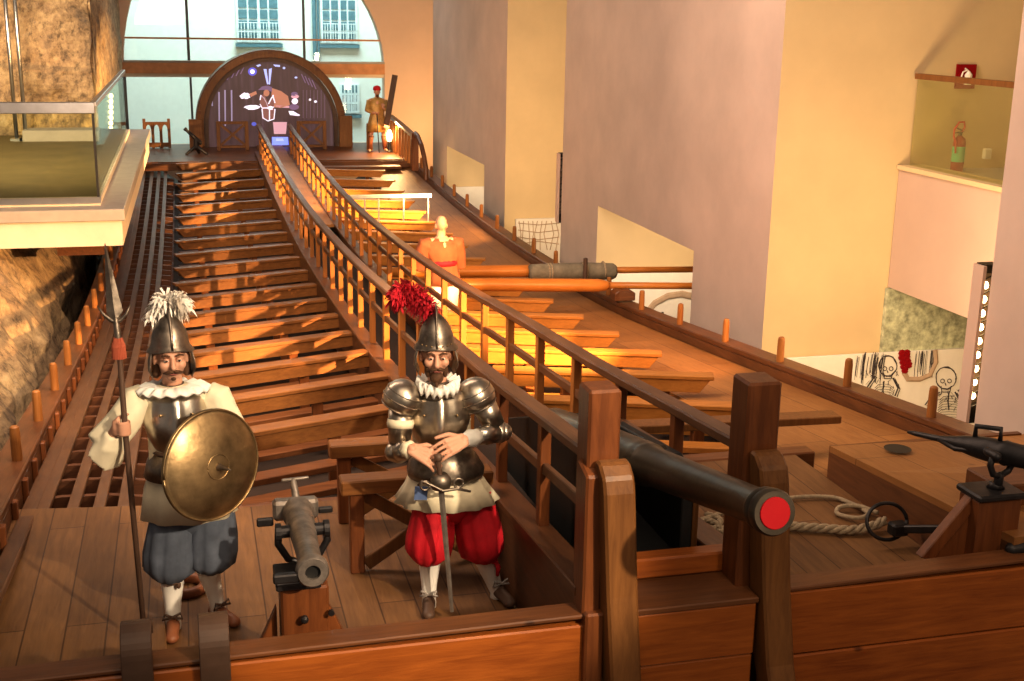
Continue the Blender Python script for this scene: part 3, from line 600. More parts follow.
# ================================================================== THE HALL
def S(name, mb, mat, **k): return ob(name, mb, mat, kind='structure', **k)
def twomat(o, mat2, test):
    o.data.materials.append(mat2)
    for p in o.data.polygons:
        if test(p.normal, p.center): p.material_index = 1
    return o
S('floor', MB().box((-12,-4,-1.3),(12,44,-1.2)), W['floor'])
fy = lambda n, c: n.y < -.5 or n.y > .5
def pier(name, y0, y1, oy=None, oz=None, zt=9):
    mb = MB()
    if oy: mb.box((4.2,y0,-1.2),(9,oy[0],oz)).box((4.2,oy[1],-1.2),(9,y1,oz)).box((4.2,y0,oz),(9,y1,zt))
    else: mb.box((4.2,y0,-1.2),(9,y1,zt))
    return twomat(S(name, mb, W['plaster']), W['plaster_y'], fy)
pier('wall_right_near', -4, 8.57)
# the middle pier: its long opening has a sloping vaulted head
pier('wall_right_middle', 12.57, 20.6, (14.68,18.6), 2.08)
pier('wall_right_far', 24.6, 32.33, (26.45,30.5), 1.80)
S('wall_right_back', MB().box((9,-4,-1.2),(9.3,36,9)), W['plaster_y'])
# end wall with the great arch
def endarch():
    pts = [(-3.64,1.25),(-3.64,3.4)]
    for i in range(1,16): a = math.pi-math.pi/2*i/16; pts.append((3.64*math.cos(a), 3.4+4.6*math.sin(a)))
    for i in range(0,17): a = math.pi/2-math.pi/2*i/16; pts.append((3.5*math.cos(a), 3.4+3.5*math.sin(a)))
    pts += [(3.5,3.4),(3.5,1.25)]; return pts
pts = endarch(); mb = MB()
rings = []
for x, z in pts: rings.append([(x,36.0,z),(x,36.0,9.2 if z > 3.3 else z),(x,36.5,9.2 if z > 3.3 else z),(x,36.5,z)])
mb.loft([r for r, p in zip(rings, pts) if p[1] > 3.3]); mb.box((-4.9,36.0,3.3),(-3.641,36.5,9.2)).box((-9,36,-1.2),(-4.9,36.5,9.2)).box((-4.9,36,-1.2),(-3.64,36.5,1.25)).box((3.501,36,-1.2),(12,36.5,9.2)).box((-3.64,36,-1.2),(3.5,36.5,1.25))
S('wall_end', mb, W['pinkp'])
# glazing
wy = 36.22
S('window_1', MB().box((-4.9,wy,1.25),(3.6,wy+.02,8)), W['glassw'])
S('trim_1', MB().box((-4.9,35.95,3.27),(3.5,36.15,3.56)), W['copperb']); S('trim_2', MB().box((-3.64,35.93,3.561),(3.5,36.17,3.62)), W['conc'])
S('trim_3', MB().box((-3.64,36.1,4.185),(3.5,36.16,4.235)), W['copperb']); S('trim_4', MB().box((-4.9,36.05,3.17),(3.5,36.2,3.268)), W['creamp']); S('trim_11', MB().box((-4.9,36.0,1.25),(3.5,36.2,1.34)), W['creamp'])
n = 5
for (px, py, z0, z1, w) in ((187.5,30,3.6,8,.05),(192,110,1.3,3.2,.04),(303.7,30,3.6,8,.045),(119.5,60,1.3,8,.09),(126,100,1.3,3.2,.05)):
    x = P(px,py,y=wy-.05).x; S('trim_%d' % n, MB().box((x-w*.75,wy-.1,z0),(x+w*.75,wy-.01,z1)), W['mull']); n += 1
# building across the courtyard
fb = empty('courtyard_building', (1,44,0), 'pale plastered building with barred white windows seen through the glazed arch', 'building')
ob('facade_wall', MB().box((-14,44,-1.2),(16,44.4,12)), W['fac'], fb)
def fwin(px0, px1, z0, z1, cols, gr=True):
    x0, x1 = P(px0,30,y=43.95).x, P(px1,30,y=43.95).x
    o = ob('window_frame', MB().box((x0-.05,43.93,z0-.05),(x1+.05,43.99,z1)), W['facw'], fb)
    mb = MB(); nz = max(2, round((z1-z0)/.36))
    for i in range(cols):
        for j in range(nz):
            a = x0+(x1-x0)*i/cols+.03+(.03 if i == cols//2 else 0); b_ = x0+(x1-x0)*(i+1)/cols-.03; mb.box((a,43.90,z0+(z1-z0)*j/nz+.03),(b_,43.925,z0+(z1-z0)*(j+1)/nz-.03))
    sub('pane', mb, W['facd'], o, fb)
    if gr:
        mb = MB()
        for i in range(14): x = x0+(x1-x0)*i/13; mb.box((x-.012,43.80,z0-.05),(x+.012,43.82,z0+.62))
        for z in (z0,z0+.3,z0+.6): mb.box((x0,43.79,z-.012),(x1,43.81,z+.012))
        sub('window_grille', mb, W['facw'], o, fb)
    ob('window_sill', MB().box((x0-.1,43.82,z0-.2),(x1+.1,43.99,z0-.08)), W['facd'], fb)
fwin(238,279,3.98,7.5,4); fwin(322,356,3.98,7.5,4); fwin(340,357,1.6,2.55,5); 
ob('drain_pipe', MB().lathe([(.07,0),(.07,9.4)], (P(314.5,30,y=43.8).x,43.85,2.5), (0,0,1), 10), W['facd'], fb)
ob('drain_pipe', MB().lathe([(.04,0),(.04,9.4)], (P(318.5,30,y=43.8).x,43.85,2.5), (0,0,1), 10), W['facd'], fb)
# ------------------------------------------------------------------ rock walls (real relief)
def rockgrid(name, org, eu, ev, lu, lv, nrm, amp=.16, st=.11, seed=0, crack=True, batter=None):
    org, eu, ev, nrm = V(org), V(eu), V(ev), V(nrm); nu, nv = int(lu/st), int(lv/st); mb = MB()
    for j in range(nv+1):
        for i in range(nu+1):
            u, v = lu*i/nu, lv*j/nv; p = org+eu*u+ev*v
            q = V((p.x*.9+seed, p.y*.9, p.z*.9)); h = noise.fractal(q*1.1, .8, 2.1, 5)*.9
            if crack: h += -.6*max(0, 1-abs(noise.noise(V((u*1.6+seed, v*.35, 1.3))))*9)
            mb.v.append(tuple(p+nrm*(h*amp+(batter(p.z) if batter else 0))))
    for j in range(nv):
        for i in range(nu): a = j*(nu+1)+i; mb.f.append((a,a+1,a+nu+2,a+nu+1))
    return S(name, mb, W['rock'], smooth=False)
rockgrid('wall_left_lower', (-4.5,4,-1.2), (0,1,0), (0,0,1), 24, 3.28, (1,0,0), .2, .1, 3, True, lambda z: .62*min(1,max(0,(2.1-z)/1.0)))
rockgrid('wall_left_upper', (-8,24.9,2.3), (1,0,0), (0,0,1), 4.32, 5.5, (0,-1,0), .22, .08, 8, False)
rockgrid('wall_left_pier', (-3.68,24.7,3.25), (0,1,0), (0,0,1), 11.4, 5, (1,0,0), .10, .12, 5, False)
# ------------------------------------------------------------------ left balcony
bl_ = empty('viewing_balcony', (-4,17,2.1), 'cream and grey viewing balcony with glass railing jutting over the left oar bank', 'balcony')
ob('fascia_box', MB().prism([(-8,16.12,2.10),(-2.92,16.12,2.10),(-2.84,26.9,2.10),(-8,26.9,2.10)],(0,0,.32)), W['creamp'], bl_)
ob('outer_slab', MB().prism([(-8,16.06,2.421),(-2.88,16.06,2.421),(-2.80,27,2.421),(-8,27,2.421)],(0,0,.149)), W['conc'], bl_, bev=.01)
ob('inner_curb', MB().box((-8,16.40,2.571),(-3.18,26.2,2.64)), W['creamp'], bl_)
ob('inner_floor', MB().box((-8,16.55,2.641),(-3.24,26.2,2.66)), W['fl2'], bl_)
ob('glass_channel', MB().box((-8,16.38,2.60),(-3.17,16.46,2.68)), W['metal'], bl_)
ob('glass_panel', MB().box((-8,16.41,2.68),(-3.20,16.43,3.74)), W['glassb'], bl_); ob('glass_panel', MB().box((-3.21,16.44,2.66),(-3.19,25.0,3.76)), W['glassb'], bl_)
ob('top_rail', MB().box((-8,16.38,3.72),(-3.17,16.46,3.86)), W['metal'], bl_, bev=.008); ob('top_rail', MB().box((-3.23,16.461,3.79),(-3.15,25.2,3.86)), W['metal'], bl_, bev=.008)
ob('corner_post', MB().box((-3.215,16.40,2.68),(-3.185,16.44,3.72)), W['blackp'], bl_)
g = empty('balcony_bench', (-4.0,23,2.66), 'long grey block seat behind the balcony glass', 'bench'); ob('seat_block', MB().box((-4.9,23.6,2.66),(-3.6,24.2,2.86)), W['conc'], g, bev=.01)
g = empty('under_balcony_beam', (-3.6,16.3,2), 'dark beam end below the balcony corner', 'beam'); ob('beam', MB().box((-3.75,16.5,1.92),(-3.15,26,2.095)), W['dark_y'], g)
for k, (pa, pb) in enumerate((((9,10),(28,162)),((1,10),(19,166)))):
    a, b_ = P(*pa, y=23.9), P(*pb, y=23.9); g = empty('chrome_pole', tuple(b_), ('right' if k == 0 else 'left')+' one of two chrome poles rising from the balcony floor against the rock', 'pole')
    ob('pole', MB().lathe([(.035,0),(.035,3.2)], (b_.x,23.9,2.66), (0,0,1), 12), W['metal'], g, smooth=True); ob('base_plate', MB().box((b_.x-.1,23.8,2.66),(b_.x+.1,24.0,2.70)), W['metal'], g)
# ------------------------------------------------------------------ right: parapet, glass, extinguisher, sign
S('wall_right_parapet', MB().box((5.75,8.58,2.0),(6.05,12.56,3.37)), W['parap'])
S('floor_gallery', MB().box((6.051,8.58,3.2),(8.99,12.56,3.37)), W['conc'])
S('trim_parapet', MB().box((5.72,8.58,3.371),(6.08,12.56,3.42)), W['plaster_y'])
S('wall_mottled', MB().box((5.72,12.50,1.15),(8.9,12.565,1.99)), plain('mottled_stone', (.42,.44,.30), .9, var=.5, sc=13, bmp=.6))
g = empty('glass_balustrade', (6.1,10.5,3.42), 'greenish glass balustrade with a brown top rail above the pink parapet', 'railing')
ob('glass_sheet', MB().box((5.84,8.6,3.42),(5.855,12.5,4.38)), W['glassg'], g); ob('top_rail', MB().box((5.81,8.6,4.38),(5.89,12.52,4.44)), W['knee'], g)
ex = P(957,165,y=12.2); ex = V((ex.x, 12.2, 3.371))
g = empty('fire_extinguisher', tuple(ex), 'red fire extinguisher with a green label standing behind the glass balustrade', 'fire extinguisher')
k = 1.0
ob('cylinder', MB().lathe([(.06,0),(.068,.01),(.07,.03),(.07,.33),(.06,.37),(.03,.40),(.02,.41)], ex, (0,0,1), 24), W['red'], g, smooth=True)
ob('label_band', MB().lathe([(.0705,.12),(.0705,.29)], ex, (0,0,1), 24, cap=False), W['green'], g, smooth=True, label='green label band')
ob('valve', MB().lathe([(.02,.40),(.02,.45)], ex, (0,0,1), 12).beam(ex+V((.03,0,.46)), ex+V((-.08,-.01,.50)), .02, .012).beam(ex+V((.03,0,.45)), ex+V((-.07,-.01,.44)), .02, .012), W['blackp'], g)
ob('hose', MB().tube([ex+V(p) for p in ((.01,0,.44),(.04,-.01,.50),(.02,-.02,.56),(-.05,-.03,.56),(-.10,-.03,.48),(-.10,-.03,.40),(-.075,-.04,.34),(-.072,-.05,.22))], .011, 8), W['redc'], g, smooth=True)
g = empty('socket_box', (6.9,12.5,3.6), 'small white wall socket to the right of the extinguisher', 'socket')
p = P(988,153,y=12.52); ob('box', MB().box((p.x-.05,12.50,p.z-.07),(p.x+.04,12.56,p.z+.05)), W['paper'], g, bev=.008)
p = P(965.5,76.5,y=12.55); g = empty('extinguisher_sign', tuple(p), 'square red fire extinguisher sign on the warm-lit wall above the glass', 'sign')
ob('sign_plate', MB().box((p.x-.125,12.54,p.z-.135),(p.x+.125,12.56,p.z+.135)), W['red'], g)
w_ = W['paper']; q = lambda x, z: (p.x+x, 12.53, p.z+z)
ob('pictogram', MB().lathe([(.04,0),(.045,.11),(.015,.15)], q(.02,-.09), (0,0,1), 12).beam(q(.02,.06), q(-.03,.09), .01, .015).tube([q(.0,.07),q(-.05,.05),q(-.07,-.02),q(-.06,-.07)], .009, 6), w_, g)
# ------------------------------------------------------------------ panels with drawings behind the right gunwale
pp = empty('skeleton_drawing_panel', (6,12.45,0), 'white panel with ink sketches of skeletons and a red blotch behind the right gunwale', 'panel')
x0 = P(788,361,y=12.45).x
ob('panel_board', MB().box((x0,12.44,-.3),(8.6,12.49,1.23)), W['paper'], pp)
random.seed(3); inkh = MB(); inkh2 = MB(); ink = inkh; inkb = MB()
def line(mb, pts, w, y=12.43): mb.tube([P(a,b,y=y) for a, b in pts], w*(.62 if w < .022 else 1), 5, flat=.4)
for i in range(34):
    x = 857+random.uniform(0,30); y0 = 352+random.uniform(0,6); line(ink, [(x,y0),(x-1.5,y0+8),(x-3,y0+random.uniform(14,30))], random.uniform(.003,.007))
ink = inkh2
for i in range(26):
    x = 916+random.uniform(0,20); y0 = 350+random.uniform(0,4); line(ink, [(x,y0),(x-1,y0+10),(x-2,y0+random.uniform(12,26))], random.uniform(.003,.006))
def skull(cx_, cy_, r):
    for k in range(2): line(ink, [(cx_+r*math.cos(a)+random.uniform(-.6,.6),cy_+r*1.1*math.sin(a)+random.uniform(-.6,.6)) for a in [2*math.pi*i/18 for i in range(19)]], .010)
    for dx in (-.35,.35): line(ink, [(cx_+dx*r+2*math.cos(a),cy_+.3*r+2*math.sin(a)) for a in [math.pi*2*i/8 for i in range(9)]], .009)
    line(ink, [(cx_-.1*r,cy_+.5*r),(cx_,cy_+.75*r)], .01); 
    for k in range(5): line(ink, [(cx_-.4*r+k*.2*r,cy_+1.0*r),(cx_-.4*r+k*.2*r,cy_+1.25*r)], .006)
    line(ink, [(cx_-.5*r,cy_+.8*r),(cx_-.4*r,cy_+1.4*r),(cx_+.4*r,cy_+1.4*r),(cx_+.5*r,cy_+.8*r)], .01)
inkL, inkR = MB(), MB()
for cx_, cy_, n_ in ((884,384,5),(949,396,9)):
    ink = inkL if cx_ < 900 else inkR
    skull(*((888,366,9) if cx_ < 900 else (946,378,10)))
    line(ink, [(cx_,cy_-3),(cx_-1,cy_+6),(cx_,cy_+14)], .014)
    for k in range(n_):
        y_ = cy_+k*2.6; w_s = 9+k*.6
        line(ink, [(cx_,y_),(cx_-w_s*.6,y_+.5),(cx_-w_s,y_+4)], .008); line(ink, [(cx_,y_),(cx_+w_s*.6,y_+.5),(cx_+w_s,y_+4)], .008)
for pts_ in (((875,376),(868,386),(864,395)),((893,378),(898,388),(895,396)),((936,390),(931,402),(934,414)),((958,391),(966,384),(972,376)),((940,392),(930,398),(925,405)),((955,392),(962,405),(960,416))): 
    ink = inkL if pts_[0][0] < 900 else inkR; line(ink, pts_, .016); line(ink, [(a+2,b+1) for a, b in pts_], .010)
for i in range(30):
    ink = inkL; x, y = random.uniform(862,900), random.uniform(368,392); line(ink, [(x,y),(x+random.uniform(-4,4),y+random.uniform(2,6))], .006)
    ink = inkR; x, y = random.uniform(936,966), random.uniform(386,412); line(ink, [(x,y),(x+random.uniform(-4,4),y+random.uniform(1,5))], .007)
line(inkb, [(935,350),(936,362),(930,375),(920,379),(908,379),(904,372)], .035)
ob('ink_hatching', inkh, W['ink'], pp, label='black ink hatching left of the red blotch'); ob('ink_hatching', inkh2, W['ink'], pp, label='black ink hatching right of the red blotch'); ob('skeleton_sketch', inkL, W['ink'], pp, label='black ink skeleton, smaller and farther left'); ob('skeleton_sketch', inkR, W['ink'], pp, label='black ink skeleton with ribs, farther right'); ob('brown_stroke', inkb, W['inkb'], pp, label='thick brown brush stroke')
rd = MB()
for (a, b_, r) in ((902,353,1.6),(907,353,1.8),(902,357.5,1.7),(907,358,1.7),(903,362,1.6),(908,362,1.6),(904,366.5,1.8),(909,365,1.6),(905,370.5,1.6)): line(rd, [(a+r*math.cos(t)*(1.2),b_+r*math.sin(t)) for t in [2*math.pi*i/8 for i in range(9)]], .024, 12.42)
ob('red_blotch', rd, W['red'], pp, label='red painted blotch')
pp = empty('arch_drawing_panel', (5.5,18.4,0), 'white panel with a drawn beige arch seen through the wall opening behind the oars', 'panel')
ob('panel_board', MB().box((4.3,18.42,-.6),(8.6,18.5,1.0)), W['paper'], pp)
mb = MB(); pts_ = [(640,326),(645,315),(655,303),(668,296),(682,294),(700,298)]; q0 = [P(a,b,y=18.40) for a, b in pts_]; mb.tube(q0, .055, 6, flat=.3)
ob('arch_band', mb, W['inkb'], pp); mb = MB(); mb.box((P(662,305,y=18.40).x,18.395,-.5),(P(664,305,y=18.40).x,18.41,P(664,312,y=18.4).z)); ob('drawn_line', mb, W['ink'], pp)
pp = empty('framed_panel', (5,24.5,0), 'small white line-drawing panel in the gap between the farther wall piers', 'panel')
a, b_ = P(516,219,y=24.5), P(561,219,y=24.5); ob('panel_board', MB().box((a.x,24.48,-.3),(b_.x+1.2,24.55,a.z)), W['paper'], pp)
mb = MB()
for i in range(9):
    x = 519+i*4.6; mb.tube([P(x,221,y=24.47),P(x+random.uniform(-3,3),234,y=24.47),P(x+random.uniform(-2,2),250,y=24.47)], .008, 5)
for i in range(4): y = 223+i*7; mb.tube([P(518,y,y=24.47),P(538,y+random.uniform(-3,3),y=24.47),P(559,y,y=24.47)], .008, 5)
ob('line_drawing', mb, W['inkb'], pp)
pp = empty('small_white_panel', (5,30.4,0), 'small white panel in the far low wall opening', 'panel')
a = P(460,187,y=30.4); ob('panel_board', MB().box((4.3,30.40,-.3),(6.5,30.46,a.z)), W['paper'], pp)
# vertical strip lights at the pier corners
def strip(x, y, z0, z1, label, sgn=1):
    g = empty('strip_light', (x,y,z0), label, 'lamp')
    bm_ = W['bulb'] if y < 15 else W['oldgun']
    ob('channel_side', MB().box((x-.10,y,z0-.02),(x-.07,y+.14,z1+.02)), W['pinkp'], g); ob('channel_back', MB().box((x-.069,y+.12,z0),(x+.10,y+.14,z1)), W['oldgun'], g)
    ob('end_cap', MB().box((x-.069,y+.021,z1-.04),(x+.10,y+.14,z1+.03)), W['iron'], g); ob('end_cap', MB().box((x-.069,y+.021,z0-.03),(x+.10,y+.14,z0+.12)), W['iron'], g)
    n_ = int((z1-z0-.3)/.11)
    for i in range(n_):
        z = z0+.2+(z1-z0-.35)*i/(n_-1); ob('bulb', MB().ell((x-.02,y+.06,z), (.024,.024,.032), 10, 6), bm_, g, smooth=True)
    mb = MB()
    for i in range(10): z = z0+.12+(z1-z0-.2)*i/9; mb.beam((x-.069,y-.0,z),(x+.06,y-.0,z+.05),.008,.008)
    ob('wire_guard', mb, W['iron'], g)
strip(4.24,8.60,1.76,3.06,'vertical strip of warm bulbs at the corner of the near right pier')
strip(4.24,20.63,1.5,2.66,'dark vertical strip light at the far corner of the middle pier')
g = empty('bulb_string', (-3.9,33,2), 'glowing vertical string of bulbs beside the left end of the stern', 'lamp')
for i in range(7): q_ = P(111,96+i*5.4,y=32.6); ob('bulb', MB().ell(q_, (.05,.05,.06), 10, 6), W['bulb'], g, smooth=True)
g = empty('stern_lamp', (3.0,31.9,1.7), 'bright low lamp glowing behind the right stern balustrade', 'lamp')
ob('bulb', MB().ell((2.93,31.6,1.95), (.07,.07,.16), 12, 8), emis('lamp_glow',(1,.7,.32),22), g, smooth=True); ob('lamp_foot', MB().lathe([(.09,0),(.06,.04),(.03,.28)], (2.93,31.6,1.56), (0,0,1), 12), W['iron'], g)
# ================================================================== FIGURES
def fig(loc, rz, label):
    o = empty('person', loc, label, 'person', rz=rz, world=False)
    M = Matrix.Translation(V(loc)) @ Matrix.Rotation(rz, 4, 'Z'); Mi = M.inverted()
    def J(px, py, dy=0.0): return Mi @ P(px, py, y=loc[1]+dy)
    return o, J
def head(mb, c, s=1.0, ry=0, tilt=0):
    c = V(c); R = Matrix.Rotation(ry,4,'Z') @ Matrix.Rotation(tilt,4,'X'); q = lambda x,y,z: c+(R @ V((x,y,z)))*s
    mb.ell(q(0,.012,.022), (.072*s,.092*s,.098*s)); mb.ell(q(0,-.022,-.035), (.058*s,.066*s,.078*s)); mb.ell(q(0,-.058,-.092), (.027*s,.024*s,.022*s))
    mb.cap(q(0,-.086,.010), q(0,-.108,-.030), .009*s, .0145*s); mb.cap(q(-.034,-.078,.024), q(.034,-.078,.024), .012*s, .012*s)
    for a in (-1,1): mb.ell(q(a*.036,-.062,-.026), (.026*s,.026*s,.026*s)); mb.ell(q(a*.074,.006,-.012), (.012*s,.022*s,.034*s))
    mb.cap(q(-.018,-.089,-.060), q(.018,-.089,-.060), .0085*s, .0085*s); return q
def face(root, q, s, beard=True):
    for a in (-1,1):
        e = ob('eye', MB().ell(q(a*.029,-.082,.0), (.012*s,.010*s,.0085*s), 12, 8), W['eye'], root, smooth=True); ob('iris', MB().ell(q(a*.029,-.0925,.0), (.0058*s,.003*s,.0058*s), 8, 6), W['iris'], e, smooth=True)
        ob('eyebrow', MB().tube([q(a*.012,-.094,.022),q(a*.03,-.094,.030),q(a*.05,-.082,.022)], [.004*s,.006*s,.003*s], 6), W['hair'], root)
        ob('eyelid', MB().ell(q(a*.029,-.083,.006), (.0135*s,.0115*s,.0055*s), 10, 6), W['skin'], root, smooth=True)
    ob('mouth', MB().ell(q(0,-.0975,-.0635), (.020*s,.004*s,.0045*s), 10, 6), plain('lip', (.40,.13,.10), .5), root, smooth=True)
    mb = MB()
    for a in (-1,1): mb.tube([q(a*.0,-.1075,-.046),q(a*.016,-.106,-.0475),q(a*.032,-.094,-.056),q(a*.046,-.078,-.060)], [.0085*s,.0095*s,.0075*s,.003*s], 8)
    ob('moustache', mb, W['hair'], root, smooth=True)
    if beard: ob('beard', MB().ell(q(0,-.072,-.102), (.034*s,.026*s,.034*s)).cap(q(0,-.078,-.110), q(0,-.088,-.145), .018*s, .006*s).ell(q(.042,-.04,-.075),(.016*s,.03*s,.036*s)).ell(q(-.042,-.04,-.075),(.016*s,.03*s,.036*s)), W['hair'], root, smooth=True)
def hand(mb, Wp, d, n, side, curl=.5, s=.9, spread=.0):
    Wp, d, n = V(Wp), V(d).normalized(), V(n).normalized(); t = d.cross(n).normalized()*side; n = t.cross(d)*side; n.normalize()
    if n.dot(V(n)) < 0: n = -n
    k = s
    for j in (-.030,-.011,.010,.031): mb.cap(Wp+t*j*.6*k, Wp+d*.080*k+t*j*k, .014*k, .0115*k, 10)
    for i, (off, L) in enumerate(((.034,.072),(.0118,.082),(-.0108,.076),(-.032,.060))):
        p = Wp+d*.080*k+t*off*k; a = .25+curl*.6; dirv = (d+t*off*spread*8).normalized(); r = .0088*k
        for seg, f in enumerate((.45,.32,.25)):
            dd = (dirv*math.cos(a)-n*math.sin(a)).normalized(); q = p+dd*L*f*k; mb.cap(p, q, r, r*.9, 8); p = q; r *= .92; a += curl*(1.0+.06*i)
    p = Wp+d*.022*k+t*.026*k; dd = (d*.65+t*.75-n*.25).normalized(); q = p+dd*.038*k; mb.cap(p, q, .014*k, .0115*k, 8)
    d2 = (d*.9+t*.25-n*(.2+curl*.5)).normalized(); r_ = q+d2*.030*k; mb.cap(q, r_, .0112*k, .0098*k, 8); mb.cap(r_, r_+(d2-n*curl*.4).normalized()*.024*k, .0098*k, .008*k, 8)
def fist(mb, c, axis, front, k=.9, rp=.017):       # fingers wrapped round a pole through c; front = side the knuckles show
    ax_ = V(axis).normalized(); fr_ = V(front).normalized(); fr_ = (fr_-ax_*fr_.dot(ax_)).normalized(); sd = ax_.cross(fr_); rr = rp+.009*k
    for i in range(4):
        o = V(c)+ax_*(.030-.020*i)*k; L = (1.0,1.08,1.02,.88)[i]; pts = []
        for j in range(8): a = math.radians(-120+j*34*L); pts.append(o+(fr_*math.cos(a)+sd*math.sin(a))*rr)
        mb.chain(pts, [.0098*k]*8, 8)
    pts = []
    for j in range(6): a = math.radians(-120-j*26); pts.append(V(c)+ax_*(.045+.004*j)*k+(fr_*math.cos(a)+sd*math.sin(a))*(rr+.002))
    mb.chain(pts, [.0135*k,.0125*k,.0115*k,.011*k,.010*k,.009*k], 8)
    pc = V(c)+(fr_*math.cos(math.radians(-130))+sd*math.sin(math.radians(-130)))*(rr+.012)
    mb.cap(pc+ax_*.022*k, pc-ax_*.030*k, .024*k, .020*k); return pc
def tubeloft(mb, pts, rad, n=28, fn=None, flat=1.0): return mb.tube(pts, rad, n, True, fn, flat, up=(0,1,0))
def ringloft(spec, n=40, fn=None):   # spec rows: cx, cy, z, rx, ry
    rings = []; m = len(spec)
    for i, (cx_, cy_, z, rx, ry) in enumerate(spec):
        r = []
        for j in range(n):
            th = 2*math.pi*j/n; k = fn(th, i/(m-1)) if fn else 1; x, y = math.cos(th), math.sin(th); r.append((cx_+rx*k*x, cy_+ry*k*y, z))
        rings.append(r)
    return rings
def shell(name, spec, mat, root, n=40, fn=None, **k):
    return ob(name, MB().loft(ringloft(spec, n, fn)), mat, root, smooth=True, **k)
def plume(name, spine, L, cnt, mat, root, wid=.006, droop=.3, seed=1):
    rnd = random.Random(seed); sp = [V(p) for p in spine]; mb = MB(); mb.tube(sp, [.006]*(len(sp)-1)+[.002], 6); n_ = len(sp)-1
    for i in range(cnt):
        t = rnd.random()*n_; k = min(int(t), n_-1); p = sp[k].lerp(sp[k+1], t-k); tg = (sp[k+1]-sp[k]).normalized()
        a = V((rnd.gauss(0,1),rnd.gauss(0,1),rnd.gauss(0,1))); a = (a-tg*a.dot(tg)*.75).normalized(); l = L[k]*(.6+.5*rnd.random()) if hasattr(L,'__len__') else L*(.6+.5*rnd.random())
        w = a.cross(tg).normalized()*wid; q1 = p+a*l*.45+tg*l*.1; q2 = p+a*l*.8+tg*l*.25-V((0,0,droop*l*.4)); q3 = p+a*l+tg*l*.3-V((0,0,droop*l))
        mb.add([p-w*.5,p+w*.5,q1+w,q1-w,q2+w,q2-w,q3], [(0,1,2,3),(3,2,4,5),(5,4,6)])
    return ob(name, mb, mat, root, smooth=False)
def shoe(mb, a, d, k=1.0):
    a, d = V(a), V(d).normalized(); mb.ell(a+V((0,0,-.01)), (.036,.042,.035)); mb.cap(a+d*.02+V((0,0,-.035)), a+d*.13*k+V((0,0,-.045)), .036, .032); mb.ell(a+d*.14*k+V((0,0,-.048)), (.036,.04,.028)); mb.cap(a-d*.03+V((0,0,-.045)), a+V((0,0,-.02)), .034, .034); return mb
# ------------------------------------------------------------------ SOLDIER 1: halberd and shield
so, J = fig((-2.15,6.06,FZ+.0), 0.0, 'man with white-plumed helmet, cream shirt and blue breeches holding a halberd and round shield')
HS = 1.04; hp = J(171,356,-.03); neck = J(172,384); chest = J(176,425); hip = J(190,505); rA, lA = J(173,615,-.02), J(217,602,.06)
rS, lS = J(140,395,.02), J(213,393,.02); rE = J(106,447,-.02); grip = J(124,428,-.16); lE = J(238,440,-.02); lW = J(215,470,-.16)
rK, lK = J(172,572,-.03), J(206,563,.0); rH, lH = J(178,520), J(207,520)
mb = MB(); q = head(mb, hp, HS, .10)
mb.chain([hp+V((0,.02,-.06)), neck+V((0,.03,-.03))], [.048,.052]); mb.ell(neck.lerp(chest,.5)+V((0,.02,-.03)), (.12,.07,.10)); mb.ell(hip+V((0,.01,.06)), (.13,.09,.13)); mb.cap(neck.lerp(chest,.6), hip, .075, .08)
mb.cap(rS+V((.02,0,-.02)), lS+V((-.02,0,-.02)), .04, .04); mb.chain([rS,rE], [.045,.036]); 
pc = fist(mb, grip, J(121,400,-.16)-J(126,455,-.16), V((.25,-1,.1)), .95)
mb.chain([rE, rE.lerp(pc,.8), pc], [.036,.026,.026]); mb.chain([lS,lE,lW], [.045,.036,.028]); hand(mb, lW, (-.8,-.2,-.2), (0,-1,0), 1, .9)
for H_, K_, A_ in ((rH,rK,rA),(lH,lK,lA)): mb.chain([H_,K_,K_.lerp(A_,.35)+V((0,.015,0)),A_], [.075,.052,.048,.032]); mb.cap(A_, A_+V((0,-.03,-.05)), .024, .02)
ob('body', mb, W['skin'], so, remesh=.0065)
face(so, q, HS, False)
ob('hair', MB().ell(q(0,.045,-.02), (.078,.065,.10)).cap(q(-.066,.01,0),q(-.07,.01,-.085),.022,.02).cap(q(.066,.01,0),q(.07,.01,-.085),.022,.02), W['hair'], so, smooth=True)
ob('goatee', MB().ell(q(0,-.083,-.088), (.012,.008,.010)), W['hair'], so, smooth=True)
# stockings
for H_, K_, A_ in ((rH,rK,rA),(lH,lK,lA)): ob('stocking', MB().tube([K_+V((0,0,.05)),K_,K_.lerp(A_,.3)+V((0,.015,0)),K_.lerp(A_,.7)+V((0,.008,0)),A_,A_+V((0,-.01,-.07))], [.062,.060,.057,.044,.038,.040], 20), W['white'], so, smooth=True)
for A_, d in ((rA,V((-.05,-1,0))),(lA,V((.55,-.8,0)))):
    base = V((A_.x,A_.y,.075)); s_ = ob('shoe', shoe(MB(), base, d), W['leather'], so, remesh=.006)
    t = d.cross(V((0,0,1))).normalized(); c_ = base+d.normalized()*.045+V((0,0,.015)); ob('shoe_bow', MB().tube([c_,c_+t*.04+V((0,0,.02)),c_+t*.05-V((0,0,.01)),c_,c_-t*.04+V((0,0,.02)),c_-t*.05-V((0,0,.01)),c_], .007, 6), W['leatherd'], s_, smooth=True)
